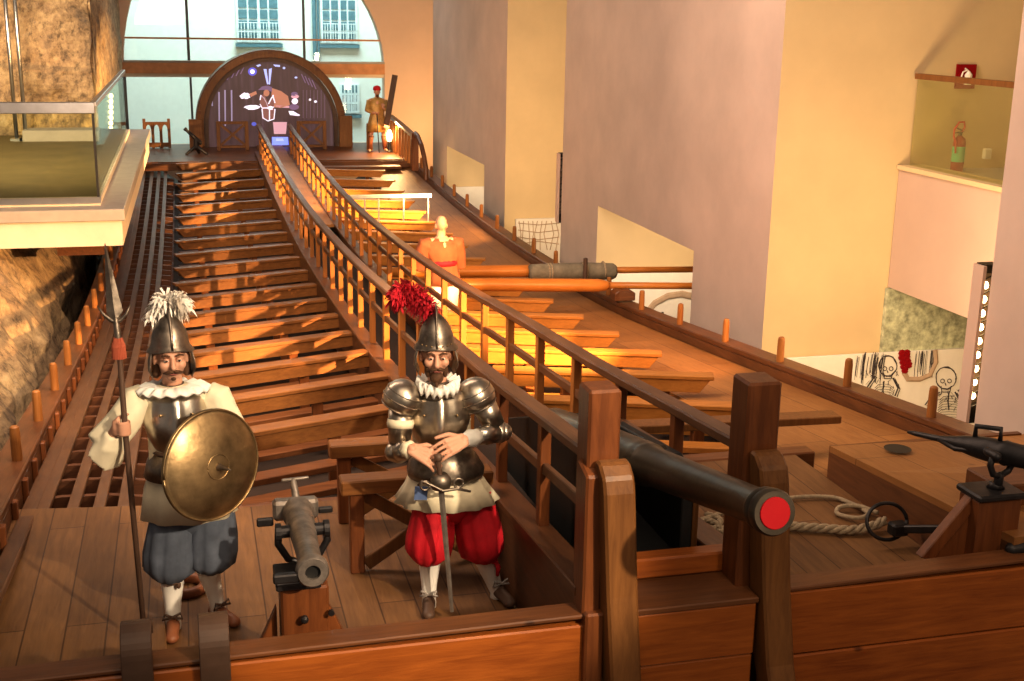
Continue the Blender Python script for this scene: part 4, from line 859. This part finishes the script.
# breeches
pleat = lambda k, a: (lambda th, t: 1+a*math.sin(k*th+1.5*math.sin(2*th))*min(1,t*3)*(1 if t < .9 else .6)+.03*math.sin(3*th+t*7)+.02*math.sin(17*th))
def breeches(mat, H_, K_, w=1.0):
    mb = MB()
    for h, kn in zip(H_, K_):
        tubeloft(mb, [h+V((0,0,.10)),h+V((0,0,.02)),h.lerp(kn,.3),h.lerp(kn,.6),h.lerp(kn,.85)+V((0,-.01,0)),kn+V((0,0,.005)),kn+V((0,0,-.02))], [.10*w,.115*w,.128*w,.135*w,.128*w,.09*w,.058], 48, pleat(11,.05))
    mb.ell((H_[0]+H_[1])/2+V((0,.01,.03)), (.15*w,.125*w,.12))
    return mb
ob('breeches', breeches(W['blue'], (rH+V((-.02,0,0)),lH+V((.02,0,0))), (rK+V((-.012,0,-.02)),lK+V((.02,0,-.02)))), W['blue'], so, smooth=True)
ob('garter_bow', MB().ell(rK+V((0,-.065,-.03)),(.03,.015,.014)).ell(rK+V((.03,-.065,-.045)),(.012,.01,.02)), W['leatherd'], so, smooth=True)
# shirt: torso, skirt, sleeves
fold = lambda k, a: (lambda th, t: 1+a*math.sin(k*th+2*t)*t)
top = J(175,388); 
spec = [(neck.x,.02,neck.z+.0,.055,.055),(neck.x+.005,.02,neck.z-.02,.12,.08),(neck.x+.005,.02,neck.z-.05,.185,.085),(chest.x-.0,.02,chest.z+.08,.150,.085),(chest.x,.02,chest.z-.05,.140,.09),(J(181,470).x,.02,J(181,470).z,.155,.115),(J(184,490).x,.02,J(184,490).z,.20,.15),(J(189,514).x,.02,J(189,514).z,.235,.17)]
shell('shirt', spec, W['cream'], so, 64, fold(9,.05))
puff = lambda th, t: 1+.07*math.sin(5*th+9*t)+.05*math.sin(13*t+th*2)
def sleeve(pts, rad): 
    mb = MB(); tubeloft(mb, pts, rad, 24, puff); return mb
ob('sleeve', sleeve([rS+V((.03,.01,.0)),rS+V((-.01,.0,-.02)),rS.lerp(rE,.5),rE+V((0,.0,.02)),rE+V((.0,-.03,-.03)),rE.lerp(pc,.45)+V((0,0,-.02)),rE.lerp(pc,.72)], [.06,.078,.086,.09,.088,.068,.038]), W['cream'], so, remesh=.009)
ob('sleeve', sleeve([lS+V((-.03,.01,.0)),lS+V((.01,.0,-.02)),lS.lerp(lE,.5),lE,lE.lerp(lW,.5),lW], [.06,.078,.08,.082,.07,.045]), W['cream'], so, remesh=.009)
# breastplate
bc = chest
def breastplate(cx_, zt, zb_, w, mat, root, peas=.05, yoff=.02):
    spec = []; n_ = 8; rings = []
    for i in range(n_+1):
        t = i/n_; z = zt+(zb_-zt)*t; rx = w*(.80+.20*min(1,t*2.6)) if t < .4 else w*(1-.30*((t-.4)/.6)**1.3); ry = .085+.06*math.sin(math.pi*min(1,t*.8+.12)); r = []
        for j in range(40):
            th = 2*math.pi*j/40; x, y = math.cos(th), math.sin(th); pk_ = peas*math.exp(-(x*x)/.02)*(.4+.6*t) if y < 0 else 0
            r.append((cx_+rx*x, yoff+ry*y-pk_, z))
        rings.append(r)
    return ob('breastplate', MB().loft(rings), mat, root, smooth=True, bev=0)
bp_ = breastplate(J(176,400).x, J(176,392).z, J(178,452).z, .168, W['steelb'], so)
for a in (-1,1): ob('rivet', MB().ell((J(176,400).x+a*.075,-.115,J(176,408).z),(.008,.006,.008),8,6), W['bronze'], bp_)
ob('gorget', MB().lathe([(.058,.02),(.066,.0),(.085,-.025),(.105,-.04)], neck+V((0,.02,-.02)), (0,0,1), 28), W['helm'], so, smooth=True)
cz_ = J(180,462)
ob('fauld', MB().loft(ringloft([(cz_.x,.02,J(180,448).z,.125,.125),(cz_.x,.02,J(180,460).z,.16,.15),(cz_.x,.02,J(180,474).z,.178,.165)],40)), W['helm'], so, smooth=True, solid=.004)
ob('waist_sash', MB().lathe([(.128,-.012),(.14,0),(.128,.012)], (cz_.x,.02,J(180,449).z), (0,0,1), 30), W['leatherd'], so, smooth=True)
# lace collar
def collar(name, c, r, wav, amp, h, mat, root, n_=120, wide=1.0, ry=1.0):
    rings = []
    for k, (rr, zz) in enumerate(((.052,.015),(r*.8,h*.6),(r,0),(r*1.0,-.012),(r*.8,h*.3),(.052,-.0))):
        rings.append([c+V(((rr+amp*.3*math.sin(wav*2*math.pi*j/n_)*(rr>.06))*math.cos(2*math.pi*j/n_)*wide,(rr+amp*.3*math.sin(wav*2*math.pi*j/n_)*(rr>.06))*math.sin(2*math.pi*j/n_)*ry,zz+amp*math.sin(wav*2*math.pi*j/n_)*(rr>.06))) for j in range(n_)])
    return ob(name, MB().loft(rings, cap=False), mat, root, smooth=True)
collar('lace_collar', neck+V((.005,-.0,-.022)), .15, 17, .007, .035, W['white'], so, wide=1.2, ry=.82)
# helmet (cabasset with cheek pieces)
def helmet(q, s, root, mat, crest=.03, tip=.185, cheeks=True, brim=.106, studs=False, lean=.0, cw=1.0):
    mb = MB(); rings = []
    for r, z in ((brim,.038),(brim*1.0,.043),(.090,.052),(.086,.07),(.083,.095),(.074,.125),(.057,.155),(.035,.182),(.012,.200),(.002,.203)):
        R_ = []
        for j in range(36):
            th = 2*math.pi*j/36; x, y = math.cos(th), math.sin(th); k = 1.16 if r < brim*.99 else 1.0
            dz = (.010*abs(y)**2*(1 if y < 0 else -.4)-.012*abs(x)) if r >= brim*.99 else 0
            R_.append(q(r*x, .012+r*k*1.02*y+lean*z, z+dz))
        rings.append(R_)
    h = ob('helmet', mb.loft(rings), mat, root, smooth=True)
    cr = MB(); A = []; B = []
    pr_ = [(-.108,.05),(-.106,.085),(-.094,.125),(-.070,.170),(-.038,.215),(.005,.250),(.035,.215),(.065,.170),(.09,.125),(.105,.08)]
    inn = [(-.088,.055),(-.085,.085),(-.074,.12),(-.05,.155),(-.022,.185),(.005,.195),(.025,.185),(.045,.155),(.07,.12),(.085,.08)]
    for (y,z),(y2,z2) in zip(pr_, inn): A.append([q(-.004,y+.01,z),q(.004,y+.01,z),q(.010,y2+.01,z2),q(-.010,y2+.01,z2)])
    ob('crest', cr.loft(A), mat, h, smooth=True)
    ob('brim_edge', MB().tube([rings[0][j] for j in range(36)]+[rings[0][0]], .0035, 6), mat, h, smooth=True)
    if studs:
        for j in range(-3,4): th = -math.pi/2+j*.3; ob('brass_stud', MB().ell(q(.09*math.cos(th),.012+.106*math.sin(th),.062),(.0045,.0045,.0045),8,6), W['bronze'], h)
    if cheeks:
        for a in (-1,1):
            o_ = ob('cheek_piece', MB().loft([[q(a*x,y,z) for x,y,z in row] for row in (((.088,-.045,.035),(.092,.0,.035),(.082,.05,.035)),((.100,-.062,-.01),(.105,-.01,-.01),(.095,.05,-.01)),((.103,-.066,-.05),(.108,-.015,-.055),(.095,.045,-.05)),((.085,-.05,-.095),(.088,-.015,-.10),(.08,.03,-.095)))], cap=False, closed=False), mat, h, smooth=True, solid=.005)
    return h
helmet(q, HS, so, W['helm'], cheeks=True)
b0 = q(.0,.06,.13); b1 = J(165,312,.06); b2 = J(167,300,.04); b3 = J(178,301,.02)
plume('plume', [q(0,.08,.12),b1,b2,b3,b3+V((.03,0,-.02))], [.08,.09,.08,.06], 1300, W['fwh'], so, .007, .45, 2)
plume('plume', [q(-.02,.08,.12),J(160,312,.06),J(159,302,.05),J(152,318,.04)], [.04,.06,.06], 260, W['fwh'], so, .006, .6, 3)
# shield: round bronze with boss spike
sh = empty('round_shield', (-1.9,5.7,2.4), 'round bronze shield with a raised rim and centre spike held before the blue-breeched man', 'shield')
ctr = P(211,465,y=5.72); nrm = (V((-.52,-1,.10))).normalized(); nrm = (V((.68,-1,.12))).normalized()
R = .272
ob('shield_dish', MB().lathe([(R*1.0,.0),(R*.985,.012),(R*.95,.006),(R*.90,.016),(R*.7,.036),(R*.5,.050),(R*.25,.060),(R*.09,.064),(.001,.066),(.001,.050),(R*.5,.036),(R*.9,.0),(R*.98,-.006)], ctr, nrm, 56, False), W['bronze'], sh, smooth=True)
for r, h in ((.975,.008),(.22,.061)): 
    a_ = nrm.cross(V((0,0,1))).normalized(); b_ = nrm.cross(a_); ob('raised_ring', MB().tube([ctr+nrm*h+(a_*math.cos(2*math.pi*i/48)+b_*math.sin(2*math.pi*i/48))*R*r for i in range(49)], .006 if r > .9 else .0035, 6), W['bronze'], sh, smooth=True)
ob('centre_spike', MB().lathe([(.022,.060),(.016,.072),(.005,.14),(.001,.16)], ctr, nrm, 14), W['helm'], sh, smooth=True)
# halberd
hb_ = empty('halberd', (-2.4,5.9,FZ), 'long dark halberd with a spear point and red tassel held upright by the shield bearer', 'polearm')
p0 = P(143,619,y=5.80); p1 = P(125,428,y=5.90); p2 = P(119,345,y=5.93); p3 = P(117,328,y=5.94); p4 = P(107,258,y=5.98)
p0.z = max(p0.z, FZ+.01)
ob('shaft', MB().tube([p0,p1,p2,p3], [.013,.014,.013,.013], 10), W['leatherd'], hb_, smooth=True)
dd = (p4-p3).normalized(); sd = V((1,0,0))
ob('blade', MB().loft([[p3+dd*t-sd*w,p3+dd*t+V((0,-.008,0)),p3+dd*t+sd*w,p3+dd*t+V((0,.008,0))] for t, w in ((0,.012),(.04,.016),(.08,.038),(.14,.03),(.28,.016),(.40,.002))]), W['helm'], hb_)
ob('side_lugs', MB().tube([p3+dd*.03+sd*x+dd*abs(x)*abs(x)*14 for x in (-.075,-.05,-.02,0,.02,.05,.075)], [.003,.007,.010,.012,.010,.007,.003], 8), W['helm'], hb_, smooth=True)
ob('socket', MB().cap(p2+dd*.01,p3+dd*.04,.017,.014), W['helm'], hb_, smooth=True)
mb = MB()
for i in range(26): a = 2*math.pi*i/26; t0 = p2+dd*.035+V((math.cos(a)*.016,math.sin(a)*.016,0)); mb.tube([t0,t0+V((math.cos(a)*.012,math.sin(a)*.012,-.04)),t0+V((math.cos(a)*.014,math.sin(a)*.014,-.10))], [.004,.005,.004], 5)
ob('red_tassel', mb, plain('faded_red_tassel',(.42,.10,.05),.8), hb_, label='faded red tassel')
# ------------------------------------------------------------------ SOLDIER 2: full armour, red breeches
so, J = fig((-.76,6.02,FZ), -.16, 'bearded man in dark plate armour, red-plumed helmet and red breeches leaning on a sword')
hp = J(436,353,-.03); neck = J(438,383); chest = J(440,425); hip = J(450,500); rA, lA = J(429,594,-.02), J(497,592,.02)
rS, lS = J(402,392,.02), J(476,390,.02); rE = J(399,452,-.04); lE = J(498,432,-.02); rW = J(412,449,-.2); lW = J(464,440,-.2)
rK, lK = J(430,558,-.02), J(484,556,-.02); rH, lH = J(438,508), J(470,508)
mb = MB(); q = head(mb, hp, HS, .02, .06)
mb.chain([hp+V((0,.02,-.06)), neck+V((0,.03,-.03))], [.048,.052]); mb.ell(neck.lerp(chest,.5)+V((0,.02,-.03)), (.12,.07,.10)); mb.ell(hip+V((0,.01,.06)), (.13,.09,.13)); mb.cap(neck.lerp(chest,.6), hip, .075, .08)
mb.cap(rS+V((.02,0,-.02)), lS+V((-.02,0,-.02)), .04, .04); mb.chain([rS,rE,rW], [.045,.036,.026]); mb.chain([lS,lE,lW], [.045,.036,.026])
pom = J(438,458,-.26)
hand(mb, rW, pom+V((-.02,0,-.01))-rW, V((-.1,-.75,.9)), -1, .30, 1.15)
hand(mb, lW, pom+V((-.01,-.02,.035))-lW, V((.1,-.85,.7)), 1, .22, 1.2, .03)
for H_, K_, A_ in ((rH,rK,rA),(lH,lK,lA)): mb.chain([H_,K_,K_.lerp(A_,.35)+V((0,.015,0)),A_], [.075,.052,.048,.032]); mb.cap(A_, A_+V((0,-.03,-.05)), .024, .02)
ob('body', mb, W['skin'], so, remesh=.004)
face(so, q, HS, True)
ob('hair', MB().ell(q(0,.045,-.02), (.078,.065,.10)), W['hair'], so, smooth=True)
for H_, K_, A_ in ((rH,rK,rA),(lH,lK,lA)): ob('stocking', MB().tube([K_+V((0,0,.05)),K_,K_.lerp(A_,.3)+V((0,.015,0)),K_.lerp(A_,.7)+V((0,.008,0)),A_,A_+V((0,-.01,-.07))], [.060,.058,.055,.043,.037,.039], 20), W['white'], so, smooth=True)
for A_, d in ((rA,V((-.05,-1,0))),(lA,V((.4,-.9,0)))):
    base = V((A_.x,A_.y,.075)); s_ = ob('shoe', shoe(MB(), base, d), W['leatherd'], so, remesh=.006)
    t = d.cross(V((0,0,1))).normalized(); c_ = base+d.normalized()*.045+V((0,0,.02)); ob('shoe_bow', MB().tube([c_,c_+t*.04+V((0,0,.02)),c_+t*.05-V((0,0,.01)),c_,c_-t*.04+V((0,0,.02)),c_-t*.05-V((0,0,.01)),c_], .006, 6), W['conc'], s_, smooth=True)
ob('breeches', breeches(W['redc'], (rH+V((-.02,0,0)),lH+V((.02,0,0))), (rK+V((-.012,0,-.005)),lK+V((.0,0,-.005))), .92), W['redc'], so, smooth=True)
ob('garter_ribbon', MB().tube([lK+V((.055,-.03,-.01)),lK+V((.075,-.04,-.05)),lK+V((.07,-.04,-.10))],[.012,.014,.008],6).ell(lK+V((.05,-.045,-.01)),(.022,.014,.016)), W['redc'], so, smooth=True)
wz = J(444,470)
spec = [(wz.x,.02,J(444,455).z,.155,.125),(wz.x,.02,wz.z,.175,.14),(J(446,485).x,.02,J(446,485).z,.215,.165),(J(447,500).x,.02,J(447,501).z,.275,.20)]
shell('tunic_skirt', spec, W['cream'], so, 72, fold(13,.045))
shell('padded_shirt', [(neck.x,.03,neck.z-.04,.10,.07),(chest.x,.02,chest.z+.08,.16,.10),(wz.x,.02,wz.z+.02,.15,.12)], W['cream'], so, 40)
cb = J(440,400)
bp_ = breastplate(cb.x, J(440,391).z, J(441,452).z, .165, W['steel'], so, .06)
for a in (-1,1): ob('rivet', MB().ell((cb.x+a*.085,-.115,J(440,410).z),(.008,.006,.008),8,6), W['bronze'], bp_)
ob('gorget', MB().lathe([(.060,.03),(.066,.0),(.088,-.025),(.115,-.045)], neck+V((0,.02,-.02)), (0,0,1), 28), W['helm'], so, smooth=True)
ob('fauld', MB().loft(ringloft([(wz.x,.02,J(441,447).z,.135,.13),(wz.x,.02,J(441,458).z,.175,.155),(wz.x+.01,.02,J(441,470).z,.205,.18),(wz.x+.01,.02,J(441,476).z,.20,.175)],44)), W['helm'], so, smooth=True, solid=.004)
# arms in plate
def pauldron(c, sgn):
    R_ = Matrix.Rotation(-sgn*.45, 3, 'Y'); c = c+V((-sgn*.004,0,-.028)); rings = []
    for i in range(11):
        a_ = math.pi/2-(math.pi*.66)*i/10; rr = .104*max(math.cos(a_),.02)
        rings.append([c+R_ @ V((rr*math.cos(t), rr*math.sin(t)*1.02, .098*math.sin(a_) if a_ > 0 else .12*math.sin(a_))) for t in [2*math.pi*j/30 for j in range(30)]])
    o_ = ob('pauldron', MB().loft(rings), W['steel'], so, smooth=True)
    for k_ in (6,8,10): ob('lame_edge', MB().tube(rings[k_]+[rings[k_][0]], .0035, 6), W['helm'], o_, smooth=True)
pauldron(rS+V((0,-.01,.0)), -1); pauldron(lS+V((0,-.01,.0)), 1)
for S_, E_, W_, sg in ((rS,rE,rW,-1),(lS,lE,lW,1)):
    ob('upper_arm_plate', MB().tube([S_.lerp(E_,.3),S_.lerp(E_,.55),S_.lerp(E_,.85)], [.066,.064,.056], 22), W['steel'], so, smooth=True)
    ob('elbow_plate', MB().ell(E_, (.062,.062,.06)).ell(E_+V((sg*.03,0,0)), (.045,.05,.05)), W['steel'], so, smooth=True)
    e1 = E_.lerp(W_,.62); ob('forearm_plate', MB().tube([E_.lerp(W_,.12),E_.lerp(W_,.35),e1], [.052,.054,.042], 22), W['steel'] if sg < 0 else W['steelb'], so, smooth=True)
    ob('cuff', MB().tube([E_.lerp(W_,.60),E_.lerp(W_,.78),E_.lerp(W_,.98)], [.040,.046,.034], 24, fn=lambda th, t: 1+.12*math.sin(6*th+5*t)), W['white' if sg > 0 else 'cream'], so, smooth=True)
ob('arm_band', MB().lathe([(.067,-.022),(.071,0),(.067,.022)], rS.lerp(rE,.52), (rE-rS), 24), W['cream'], so, smooth=True, label='cream cloth band round the upper arm')
# ruff
rf = MB(); n_ = 160; c_ = neck+V((0,-.012,.004)); rings = []
for k, (rr, zz) in enumerate(((.055,.012),(.105,.026),(.112,0),(.105,-.026),(.055,-.012))):
    rings.append([c_+V(((rr+.006*math.sin(14*t))*math.cos(t), (rr+.006*math.sin(14*t))*math.sin(t)*.95, zz+.014*math.sin(18*t)*(rr>.06)+(-.022 if math.sin(t) < 0 else .0)*abs(math.sin(t)))) for t in [2*math.pi*j/n_ for j in range(n_)]])
ob('ruff', rf.loft(rings, cap=False), W['white'], so, smooth=True)
helmet(q, HS, so, W['helm'], cheeks=True, studs=True, cw=1.0)
sp = [q(0,.07,.11),J(428,308,.05),J(414,296,.04),J(402,290,.03),J(396,296,.02),J(399,302,.01)]
plume('plume', sp, [.085,.09,.085,.065,.05], 2000, W['fred'], so, .006, .3, 5)
ob('blue_ribbon', MB().prism([J(415,487,-.19),J(428,487,-.19),J(427,500,-.19),J(414,500,-.19)], (0,.01,0)), W['bluec'], so)
# sword
sw = empty('sword', (-.76,5.8,FZ), 'long straight sword with a dark shell guard standing point down under the armoured man’s hands', 'sword')
a0 = P(439,465,y=5.74); a1 = P(452,612,y=5.78); a1.z = max(a1.z, FZ); dd = (a1-a0).normalized()
ob('blade', MB().loft([[a0+dd*t+V((-w,0,0)),a0+dd*t+V((0,-.004,0)),a0+dd*t+V((w,0,0)),a0+dd*t+V((0,.004,0))] for t, w in ((.08,.015),(.4,.014),((a1-a0).length,.010))]), W['oldgun'], sw)
ob('grip', MB().cap(a0-dd*.02,a0+dd*.10,.012,.014).ell(a0-dd*.04,(.022,.022,.024)), W['leatherd'], sw, smooth=True)
g0 = a0+dd*.105
ob('shell_guard', MB().loft([[g0+V((.055*math.cos(a)*k,.045*math.sin(a)*k,z)) for a in [2*math.pi*i/24 for i in range(24)]] for k, z in ((.3,-.035),(.8,-.025),(1,.0),(.95,.03),(.6,.055))]), W['helm'], sw, smooth=True)
ob('cross_guard', MB().tube([g0+V((-.12,-.02,.01)),g0+V((-.10,-.03,.035)),g0+V((-.07,-.03,.02)),g0+V((-.0,-.045,-.02)),g0+V((.08,-.03,-.02)),g0+V((.15,-.02,-.045))], [.006,.007,.008,.009,.008,.006], 8), W['helm'], sw, smooth=True)
for a in (-1,1): ob('guard_ring', MB().tube([g0+V((a*.085+.024*math.cos(t),-.03,.01+.024*math.sin(t))) for t in [2*math.pi*i/16 for i in range(17)]], .006, 6), W['helm'], sw, smooth=True)
# ------------------------------------------------------------------ ROWER (back view)
fl = bz(14.9)-.6
so, J = fig((.92,14.7,fl), .1, 'oarsman seen from behind in a russet tunic with a red sash and white trousers')
hp = J(441,225); nk = J(441,236); sh_ = J(441,243); wa = J(443,262); hi = J(444,276)
mb = MB(); head(mb, hp, .98, math.pi)
mb.cap(hp-V((0,0,.06)), nk-V((0,0,.05)), .055, .06); mb.cap(nk.lerp(wa,.35), hi, .13, .13); mb.cap(sh_+V((-.17,0,0)), sh_+V((.17,0,0)), .07, .07)
hdz = J(430,268,.5); hd2 = J(455,268,.5)
for a, hd in ((-1,hdz),(1,hd2)):
    s_ = sh_+V((a*.18,0,0)); e_ = s_+V((a*.06,.08,-.27)); w_s = V((hd.x,.42,hd.z)); mb.chain([s_,e_,w_s],[.055,.042,.03]); hand(mb, w_s, (0,1,.0), (0,0,1), a, 1.2)
    k_ = hi+V((a*.09,.03,-.38)); mb.chain([hi+V((a*.08,0,0)),k_,V((k_.x,.02,.09))],[.08,.06,.045]); mb.cap(V((k_.x,.02,.05)),V((k_.x,.14,.04)),.035,.03)
ob('body', mb, W['skin'], so, remesh=.010)
shell('tunic', [(nk.x,0,nk.z-.02,.08,.075),(nk.x,0,nk.z-.05,.15,.095),(sh_.x,.0,sh_.z+.035,.215,.11),(sh_.x,0,sh_.z-.1,.23,.14),(wa.x,0,wa.z+.05,.20,.14),(wa.x,0,wa.z,.165,.13),(hi.x,0,hi.z,.20,.15),(hi.x,0,hi.z-.10,.22,.16)], W['tunic'], so, 48, fold(10,.04))
for a in (-1,1):
    s_ = sh_+V((a*.18,0,0)); e_ = s_+V((a*.06,.08,-.27)); ob('sleeve', sleeve([s_+V((-a*.04,0,0)),s_,s_.lerp(e_,.5),e_,e_+V((-a*.02,.10,-.02))], [.08,.105,.115,.11,.07]), W['tunic'], so, remesh=.012)
ob('sash', MB().loft(ringloft([(wa.x,0,wa.z+.035,.172,.138),(wa.x,0,wa.z,.182,.146),(wa.x,0,wa.z-.035,.172,.138)],36)), W['redc'], so, smooth=True, label='red sash round the waist')
for a in (-1,1): ob('trouser_leg', MB().tube([hi+V((a*.085,0,-.02)),hi+V((a*.09,.01,-.2)),hi+V((a*.09,.02,-.42))],[.105,.10,.085],24,fn=puff), W['white'], so, smooth=True)
ob('neckerchief', MB().lathe([(.07,-.02),(.095,-.03),(.07,.01)], nk+V((0,0,-.03)), (0,-.3,1), 20), W['white'], so, smooth=True)
# ------------------------------------------------------------------ STERN FIGURE
so, J = fig((2.62,31.6,1.56), 0, 'gilded figure in a red cap standing at the stern with a plank over his shoulder')
mb = MB(); hp = V((0,-.02,1.50)); q = head(mb, hp, 1.0)
mb.cap((0,0,1.42),(0,0,1.34),.05,.055); mb.cap((0,0,1.22),(0,0,.88),.13,.12); mb.cap((-.17,0,1.27),(.17,0,1.27),.06,.06)
mb.chain([(-.19,0,1.27),(-.25,-.02,1.02),(-.08,-.2,.98)],[.05,.04,.03]); hand(mb,(-.08,-.2,.98),(1,-.2,0),(0,-1,0),1,1.0); mb.chain([(.19,0,1.27),(.25,-.05,1.02),(.12,-.2,1.12)],[.05,.04,.03]); hand(mb,(.12,-.2,1.12),(-.1,-.1,1),(0,-1,0),1,1.0)
for a in (-1,1): mb.chain([(a*.09,0,.85),(a*.16,-.02,.45),(a*.2,.02,.09)],[.085,.058,.038]); mb.cap((a*.2,.0,.045),(a*.22,-.12,.035),.036,.03)
ob('body', mb, W['skin'], so, remesh=.010); 
shell('coat', [(0,0,1.36,.07,.07),(0,0,1.31,.19,.11),(0,0,1.1,.20,.14),(0,0,.95,.17,.13),(0,0,.75,.22,.17),(0,0,.50,.27,.2)], W['gold'], so, 40, fold(8,.06))
for pts_ in ([(-.19,0,1.28),(-.25,-.02,1.04),(-.14,-.14,.99)],[(.19,0,1.28),(.25,-.05,1.04),(.16,-.16,1.09)]): ob('sleeve', MB().tube(pts_, [.075,.07,.05], 16), W['gold'], so, smooth=True)
ob('cap', MB().lathe([(.095,.0),(.10,.03),(.09,.09),(.03,.12)], q(0,.01,.03), (0,0,1), 20), W['redc'], so, smooth=True, label='red cap'); ob('beard', MB().ell(q(0,-.07,-.10),(.04,.03,.05)), W['hair'], so, smooth=True)
for a in (-1,1): ob('boot', MB().tube([(a*.16,-.02,.40),(a*.18,0,.22),(a*.2,.02,.06)],[.07,.06,.05],16), W['leather'], so, smooth=True)
pk_ = empty('shoulder_plank', (2.9,31.4,2.4), 'dark plank leaning on the shoulder of the gilded stern figure', 'plank')
ob('plank', MB().beam(P(386,128,y=31.35), P(395,75,y=31.45), .14, .05, (0,1,0)), W['leatherd'], pk_, bev=.005)
w2 = empty('walking_staff', (2.6,31.3,1.56), 'thin dark staff standing in front of the gilded stern figure', 'staff'); ob('staff', MB().cap((2.62,31.32,1.57),(2.58,31.36,2.52),.014,.014), W['iron'], w2)
# ================================================================== LIGHT
def kel(c): return c
def area(name, loc, tgt, size, power, col, sy=None, spread=3.14):
    l = bpy.data.lights.new(name, 'AREA'); l.energy = power; l.color = col; l.shape = 'RECTANGLE'; l.size = size; l.size_y = sy or size; l.spread = spread
    o = bpy.data.objects.new(name, l); C.objects.link(o); o.location = loc; o.rotation_euler = (V(tgt)-V(loc)).to_track_quat('-Z','Y').to_euler(); return o
def spot(name, loc, tgt, power, col, ang=40, rad=.08, blend=.4):
    l = bpy.data.lights.new(name, 'SPOT'); l.energy = power; l.color = col; l.spot_size = math.radians(ang); l.shadow_soft_size = rad; l.spot_blend = blend
    o = bpy.data.objects.new(name, l); C.objects.link(o); o.location = loc; o.rotation_euler = (V(tgt)-V(loc)).to_track_quat('-Z','Y').to_euler(); return o
WARM = (1,.60,.24); WM2 = (1,.76,.50); NEU = (1,.86,.72)
spot('spot_soldiers', (1.6,-1.0,6.4), (-1.45,6,2.75), 2700, (1,.80,.56), 21, .08)
spot('spot_bow', (1.5,-2.5,7), (.2,4.9,2.2), 450, WM2, 48, .3)
spot('spot_soldier_top', (.6,2.5,7.5), (-1.4,6.1,2.8), 420, WM2, 30, .06)
area('strip_near', (4.35,8.95,2.4), (6.2,12.6,1.6), .25, 140, (1,.68,.36), 1.2)
spot('added_left_benches', (3.2,8.0,3.5), (-1.7,15.2,1.6), 9000, (1,.56,.22), 40, .04)  # added spot, hangs free of any fixture, streaks the left benches
spot('rock_light', (2.6,5.0,8.0), (-4.2,13.4,1.2), 5000, (1,.70,.38), 26, .05)
spot('right_benches', (3.9,8.0,5.0), (1.9,12.7,1.6), 1500, (1,.50,.18), 36, .08)
spot('right_benches_far', (4.0,20.9,3.4), (.9,22.5,1.4), 480, WARM, 80, .08)
spot('left_benches_mid', (4.1,20.8,2.7), (-1.4,26.0,1.4), 10000, WARM, 46, .05)
area('gap_far', (4.4,21.0,2.4), (5.4,24.6,1.5), .3, 90, (1,.68,.36), 1.0)
area('opening_mid', (5.2,16.6,1.95), (5.6,18.6,.9), .5, 60, WM2)
area('opening_far', (4.9,28.2,1.7), (5.2,30.4,.9), .5, 60, WM2)
area('end_right', (4.6,33.0,1.2), (5.0,36,3.0), .4, 130, WARM)
area('stern_glow', (2.9,31.2,2.3), (2.5,30.6,1.5), .3, 70, WARM)
area('rock_upper', (-5.5,18,6.5), (-4.8,25,4.2), 1.5, 800, WM2)
area('courtyard_sky', (1,39.5,13), (1,44,3.5), 9, 3100, (.86,.98,1), 5)
area('hall_fill', (-1,2,9), (0,14,0), 6, 210, (1,.78,.56), 6)
area('piers_fill', (-1.5,10,8.5), (4.2,17,3), 3, 1100, (1,.74,.55), 10)
w = bpy.data.worlds.new('hall_air'); bpy.context.scene.world = w; w.use_nodes = True; b = w.node_tree.nodes['Background']; b.inputs[0].default_value = (1,.82,.68,1); b.inputs[1].default_value = .18
# ------------------------------------------------------------------ camera
cd = bpy.data.cameras.new('camera'); co = bpy.data.objects.new('camera', cd); C.objects.link(co)
cd.sensor_fit = 'HORIZONTAL'; cd.sensor_width = 36; cd.lens = FPX/1024*36; cd.clip_start = .05; cd.clip_end = 200
M = Matrix.Identity(4)
for i in range(3): M[i][0] = _r2[i]; M[i][1] = _u2[i]; M[i][2] = -_f[i]; M[i][3] = CAM[i]
co.matrix_world = M; bpy.context.scene.camera = co
vs = bpy.context.scene.view_settings; vs.view_transform = 'Standard'; vs.look = 'None'; vs.exposure = .13; vs.gamma = .90
